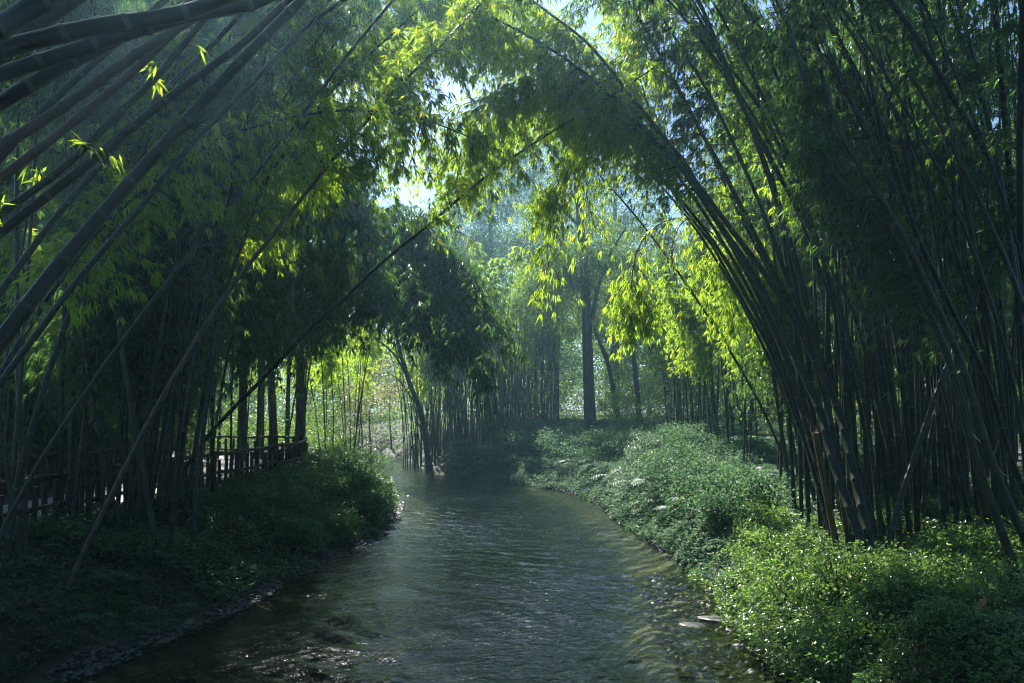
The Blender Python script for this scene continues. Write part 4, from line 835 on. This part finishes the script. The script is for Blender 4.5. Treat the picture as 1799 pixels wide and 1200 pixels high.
def pebbles(n, f, label, s=(.025, .08)):
    ico = np.array([(0, 0, 1), (.9, 0, .2), (.28, .85, .2), (-.72, .53, .2), (-.72, -.53, .2), (.28, -.85, .2), (0, 0, -.8)])
    x, y, z = cover_pts(n, f); sz = rng.uniform(*s, n)**1.0; rot = rng.uniform(0, 6.28, n)
    v = ico[None]*(1+rng.normal(size=(n, 7, 3))*.16)*np.array([1, .8, .5])*sz[:, None, None]
    c, s_ = np.cos(rot)[:, None], np.sin(rot)[:, None]
    V = np.stack([v[..., 0]*c-v[..., 1]*s_+x[:, None], v[..., 0]*s_+v[..., 1]*c+y[:, None], v[..., 2]+(z+.25*sz)[:, None]], -1).reshape(-1, 3)
    fs = [(0, 1+k, 1+(k+1) % 5) for k in range(5)]+[(6, 1+(k+1) % 5, 1+k) for k in range(5)]
    F = (np.arange(n)[:, None, None]*7+np.array(fs)[None]).reshape(-1, 3)
    me = bpy.data.meshes.new('pebbles'); me.vertices.add(len(V)); me.vertices.foreach_set('co', V.astype(np.float32).ravel()); me.loops.add(F.size)
    me.loops.foreach_set('vertex_index', F.astype(np.int32).ravel()); me.polygons.add(len(F)); me.polygons.foreach_set('loop_start', np.arange(0, F.size, 3, dtype=np.int32)); me.materials.append(M_STONE); me.update(calc_edges=True)
    tag(link('pebbles', me), label, 'pebbles', kind='stuff')
pebbles(3000, side_pts(-1, 9, 26, -.16, .2), 'dark pebbles along the foot of the left bank', (.02, .075))
pebbles(450, side_pts(1, 12, 30, -.16, .14), 'broken slate and pebbles along the foot of the right bank', (.03, .09))
pebbles(350, side_pts(1, 9, 15, -1.3, -.2), 'flat stones lying in the shallow water by the right bank', (.04, .12))
for k, (px, py, sx, sy, sz, lab) in enumerate([
    (1258, 1100, .30, .17, .07, 'large flat pale slab lying in the shallows at the right bank'), (1222, 1112, .22, .15, .05, 'flat slab just left of the largest one in the shallows'),
    (1275, 1048, .16, .10, .08, 'dark slab wedged at the foot of the bright carpet'), (1282, 1065, .15, .12, .07, 'rounded dark rock below the wedged slab'),
    (1240, 1015, .15, .10, .08, 'dark angular rock at the right water edge'), (1195, 985, .17, .10, .08, 'tilted slate piece near the middle of the right shore'),
    (1165, 965, .16, .10, .08, 'slate piece further up the right shore'), (1125, 930, .18, .12, .10, 'dark rock below the white dappled shrub'),
    (1290, 1120, .12, .09, .05, 'small flat stone touching the bright carpet'), (470, 1050, .12, .09, .07, 'dark rock at the left water edge')]):
    h = ground_hit(px, py); o = link('rock', rock_mesh(100+k, sx, sy, sz), None, (h[0], h[1], max(h[2], -.03)+sz*.3)); o.rotation_euler = (rng.normal()*.12, rng.normal()*.12, rng.uniform(0, 6))
    tag(o, lab, 'rock', 'rocks at the water edge')

# ------------------------------------------------------------------ shrubs
def shrub(px, D, h, r, m, label, L=.07, n=40, per=40, dz=0):
    b = gp(px, D); b[2] += dz; o = root('shrub', b, label, 'shrub', 'shrubs on the banks')
    qb = QB(); A = np.zeros((14, 3)); e = nrm(np.c_[rng.normal(size=(14, 2))*.6, np.ones(14)*1.1])*h*.85; sticks(qb, A, e, .012, .004)
    link('stem', qb.mesh('stem', [M_TWIG]), o)
    link('foliage', crown_mesh([((0, 0, h*.55), (r, r, h*.5), n)], L, L*.5, [m], per, r*.18, .2, 'foliage'), o)
shrub(1128, 24.5, 1.6, .5, M_SUNLIT, 'tall speckled shrub lit white at the foot of the right bank', .07, 46)
shrub(1102, 23.2, .9, .6, M_SUNLIT, 'low speckled shrub leaning over the water below the tall one', .07, 34)
shrub(1090, 40, 1.6, 1.1, M_LEAF, 'pale bush catching light between the dark trunks', .12, 46)
shrub(930, 37, 1.2, 1.1, M_FERN, 'rounded bush at the left end of the ferny bank', .12, 46)
shrub(820, 36, 1.0, 1.0, M_FERN, 'dark bush hanging over the far water on the right shore', .12, 46)
shrub(900, 35, 1.1, 1.2, M_FERN, 'wide bush in the middle of the far right shore', .12, 50)
shrub(1215, 21.5, .9, .8, M_SUNLIT, 'sunlit bush on the slope below the middle thicket', .08, 40)
shrub(640, 25.5, 1.0, .9, M_LEFT, 'leafy bush crowning the bulge of the left bank', .08, 50)
shrub(575, 26.5, .8, .8, M_LEFT, 'bush by the end of the log fence', .08, 44)
shrub(520, 20.5, .5, .6, M_LEFT, 'broad leaved bush below the log fence', .08, 34)
for px, D, h, r, lab in [(1375, 10.9, .75, .62, 'rounded mound of bright small leaves hanging over the near right shallows'), (1345, 12.4, .7, .6, 'leafy mound just beyond the brightest near mound'), (1460, 9.9, .7, .65, 'bright leafy mound in front of the stump'),
      (1600, 9.2, .6, .7, 'leafy mound at the lower right below the olive culm'), (1740, 8.8, .6, .7, 'leafy mound in the lower right corner'), (1700, 10.6, .6, .7, 'leafy mound by the dry sheaths'), (1500, 8.6, .6, .6, 'low leafy mound at the very bottom right of the stream')]:
    shrub(px, D, h, r, M_COVER, lab, .055, 60, per=55, dz=-.1)
for px, D, h, r, lab in [(1290, 15.6, .8, .7, 'dim green bush over the slate shore'), (1255, 17.5, .9, .8, 'bush on the shaded slope left of the stump'), (1190, 20.5, 1.0, .8, 'blue green bush on the steep middle of the right bank'), (1160, 27, 1.1, 1.0, 'pale bush at the top of the slope behind the speckled shrub'),
      (1060, 30, 1.1, 1.1, 'round fern covered bush over the water'), (1000, 32.5, 1.2, 1.2, 'large blue green bush below the tall pale trunk'), (1110, 32, 1.1, 1.1, 'bush on the crest of the ferny bank'), (1210, 25, 1.0, 1.0, 'bush at the foot of the middle thicket')]:
    shrub(px, D, h*1.3, r*1.2, M_FERN, lab, .085, 80, per=55, dz=-.1)
shrub(1330, 14.2, .5, .5, M_COVER, 'low bush joining the bright carpet to the shaded bank', .06, 34)

for px, D, h, r, lab in [(655, 22.5, .8, .7, 'rounded leafy bush bulging over the water at the tip of the left bank'), (610, 21, .9, .8, 'rounded bush just behind the tip of the left bank'), (640, 19.6, .7, .6, 'low bush hanging over the left waterline'), (560, 19.5, .8, .8, 'leafy bush in the middle of the left bank'),
      (590, 17.6, .6, .6, 'bush over the left shore nearer the dark pebbles'), (500, 17.6, .7, .7, 'leafy bush below the middle of the log fence'), (440, 17, .6, .6, 'leafy bush at the foot of the fence near the left clump'), (520, 15.8, .5, .5, 'small bush where the left bank turns dark')]:
    shrub(px, D, h, r, M_LEFT, lab, .08, 60, per=50, dz=-.1)

# ------------------------------------------------------------------ log fence
def log_fence(pts, h, label, step=.3, seed=3):
    r = np.random.default_rng(seed); q, s = spline([(x, y, 0) for x, y in pts], .2); o = root('log_fence', (pts[0][0], pts[0][1], hz(*pts[0])), label, 'fence')
    b = np.array(o.location); n = min(99, int(s[-1]/step)); t = np.linspace(.1, s[-1]-.1, n); p = resample(q, s, t)
    for k in range(n):
        z = hz(p[k, 0], p[k, 1]); big = k % 4 == 0; hh = h*(1.0 if big else r.uniform(.72, .92)); rr = .065 if big else r.uniform(.04, .055)
        off = r.normal(size=3)*.015; qb = QB()
        tube(qb, np.array([(0, 0, -.15), (off[0], off[1], hh*.5), (off[0]*2, off[1]*2, hh)]), np.array([rr*1.08, rr, rr*.95]), 8)
        link('post', qb.mesh('post', [M_WOOD]), o, W(p[k, 0], p[k, 1], z)-b)
    for hr, rr, sd in ((h*.93, .045, .05), (h*.42, .038, .05)):
        T = nrm(np.gradient(q, axis=0)); N = np.stack([T[:, 1], -T[:, 0], 0*T[:, 0]], 1)
        u = np.linspace(0, s[-1], int(s[-1]/1.6)+1)
        for a, c in zip(u[:-1], u[1:]):
            e = resample(q, s, np.array([a-.06, (a+c)/2, c+.06])); m_ = resample(N, s, np.array([a, (a+c)/2, c])); e = e+m_*sd
            e[:, 2] = height(e[:, 0], e[:, 1])+hr+r.normal(size=3)*.018
            qb = QB(); tube(qb, e-b, rr*r.uniform(.9, 1.1), 8); link('rail', qb.mesh('rail', [M_WOOD]), o)
    return o
log_fence([(-7.9, 5.5), (-7.8, 11.9), (-7.75, 14), (-7.5, 17), (-7.5, 19.5), (-7.2, 22), (-6.9, 25), (-7.1, 27.5), (-8.0, 30)], .95, 'rustic brown log fence following the path along the left bank')
log_fence([(-8.2, 30.6), (-9.6, 31.2), (-12.2, 31.6), (-14, 32)], .95, 'far end of the rustic fence where the path turns away', seed=5)
log_fence([(-11.6, 9), (-11.7, 14), (-11.5, 19), (-11.4, 24), (-12, 28)], .95, 'dark log fence on the far side of the path', seed=9)

# ------------------------------------------------------------------ small things
def bench(px, py, D, w, label):
    b = gp(px, D); b[2] = P(px, py, D)[2]-.45; o = root('stone_bench', b, label, 'bench', 'stone benches behind the right clump')
    def box(x0, x1, y0, y1, z0, z1):
        V = [(x, y, z) for z in (z0, z1) for x, y in ((x0, y0), (x1, y0), (x1, y1), (x0, y1))]
        return V, [[3, 2, 1, 0], [4, 5, 6, 7], [0, 1, 5, 4], [1, 2, 6, 5], [2, 3, 7, 6], [3, 0, 4, 7]]
    qb = QB(); qb.add(*box(-w/2, w/2, -.22, .22, .36, .46)); link('seat', qb.mesh('seat', [M_CONC]), o)
    zz = hz(b[0], b[1])-b[2]-.1
    for s_ in (-1, 1):
        qb = QB(); qb.add(*box(s_*w*.36-.09, s_*w*.36+.09, -.18, .18, min(zz, -.3), .358)); link('leg', qb.mesh('leg', [M_CONC]), o)
bench(1512, 780, 24, 1.5, 'pale stone slab bench glimpsed between the culms of the right clump')
bench(1390, 760, 30, 1.8, 'paler stone bench further back behind the middle thicket')
bench(1775, 795, 22, 1.2, 'stone slab bench near the right edge behind the culms')

def sheath(px, py, L, w, rz, tilt, label, dz=.05):
    h = ground_hit(px, py); qb = QB(); u = np.linspace(0, 1, 7); rows = []
    for a in u:
        ww = w*math.sin(math.pi*min(.97, .2+.8*a))**.7
        for c in np.linspace(-1, 1, 5): rows.append((a*L, c*ww*.6, .10*w+.45*w*c*c+.12*L*math.sin(a*3)))
    n = len(u); i = (np.arange(n-1)*5)[:, None]+np.arange(4)[None]
    V = np.array(rows); qb.add(V, np.stack([i, i+1, i+6, i+5], -1).reshape(-1, 4), 0, True); V2 = V-np.array([0, 0, .004]); qb.add(V2, np.stack([i+5, i+6, i+1, i], -1).reshape(-1, 4), 0, True)
    o = link('bamboo_sheath', qb.mesh('bamboo_sheath', [M_SHEATH]), None, h+W(0, 0, dz)); o.rotation_euler = (0, tilt, rz); tag(o, label, 'bamboo sheath', 'dry sheaths on the banks')
sheath(1640, 1030, .30, .09, .9, -.55, 'orange brown dry sheath standing tilted in the leaves of the near bank', .18)
sheath(1715, 985, .42, .09, .1, -.05, 'long pinkish brown sheath lying flat before the right clump', .22)
sheath(1765, 1005, .30, .07, -.9, .5, 'curled greyish sheath beside the rim lit culm at the right', .2)
sheath(1722, 1118, .20, .06, .5, -.5, 'small brown sheath low in the near leaves at the right', .22)
sheath(1440, 915, .30, .07, 2.0, -.4, 'dull brown sheath caught among the culm bases', .1)
for k, (px, py, L_, rz, lab) in enumerate([(1590, 955, .28, .4, 'brown sheath leaning on the foot of the olive culm'), (1500, 930, .25, 2.2, 'brown sheath between the stump and the arching culms'), (1680, 950, .32, -.3, 'broad tan sheath lying behind the bright leaves'),
      (330, 930, .3, .8, 'tan sheath lying at the foot of the left clump'), (240, 955, .26, 2.6, 'tan sheath lying on the dark left bank'), (400, 935, .24, -.5, 'small tan sheath below the log fence'), (290, 975, .3, 1.7, 'pale sheath halfway down the dark left bank')]):
    sheath(px, py, L_, .07, rz, -.25, lab, .12)
# broken dead culm, lit orange
dp = trace([(1432, 758), (1445, 830), (1458, 900), (1468, 950), (1479, 1003)], 0, 10.6)
q_, s_ = spline(dp-dp[0], .05); o = root('broken_culm', dp[0], 'broken orange brown bamboo stump with a splintered top beside the arching culms', 'bamboo stump')
link('culm', culm_mesh(q_, s_, .046, .042, .42, 12, 0, [M_DEAD, M_DEAD, M_DEAD]), o)
qb = QB(); e = q_[-1]
for a in np.arange(9)*.7:
    c = e+np.array([math.cos(a), math.sin(a), 0])*.05; sticks(qb, c[None], (c+W(rng.normal()*.01, 0, rng.uniform(.06, .22)))[None], .018, .003)
link('splinters', qb.mesh('splinters', [M_DEAD]), o)
# fallen branches
def branch(pxs, D, r, label):
    w = np.array([P(x, y, D) for x, y in pxs]); q, s = spline(w-w[0], .1); qb = QB(); tube(qb, q, np.linspace(r, r*.4, len(q)), 7)
    m_ = q[len(q)//2]; sticks(qb, m_[None], (m_+W(.1, 0, .25))[None], r*.5, r*.2)
    tag(link('fallen_branch', qb.mesh('fallen_branch', [M_CONC]), None, w[0]), label, 'branch')
branch([(610, 797), (640, 783), (665, 773), (682, 764)], 44, .05, 'pale fallen branch slanting over the far water')
branch([(1232, 1010), (1252, 1018), (1268, 1030)], 12.9, .02, 'bare crooked twig reaching out over the water at the right shore')
branch([(1690, 745), (1735, 790), (1760, 830), (1799, 850)], 11, .012, 'curved orange brown twig hanging by the right edge')

# ------------------------------------------------------------------ haze
def haze():
    x0, x1, y0, y1, z0, z1 = -260, 260, -160, 340, -2.0, 30.0
    V = [(x, y, z) for z in (z0, z1) for x, y in ((x0, y0), (x1, y0), (x1, y1), (x0, y1))]
    m, nt, out = mat('haze_air'); pv = nt.nodes.new('ShaderNodeVolumePrincipled'); pv.inputs['Density'].default_value = 0.0014
    pv.inputs['Color'].default_value = (.42, .76, 1.0, 1); pv.inputs['Anisotropy'].default_value = 0.72
    nt.links.new(pv.outputs[0], out.inputs['Volume'])
    tag(link('haze', mesh_quads('haze', V, [[3, 2, 1, 0], [4, 5, 6, 7], [0, 1, 5, 4], [1, 2, 6, 5], [2, 3, 7, 6], [3, 0, 4, 7]], [m])), 'thin bluish morning haze filling the grove', 'haze', kind='stuff')
haze()
print('bamboo things traced', N_BAMBOO)
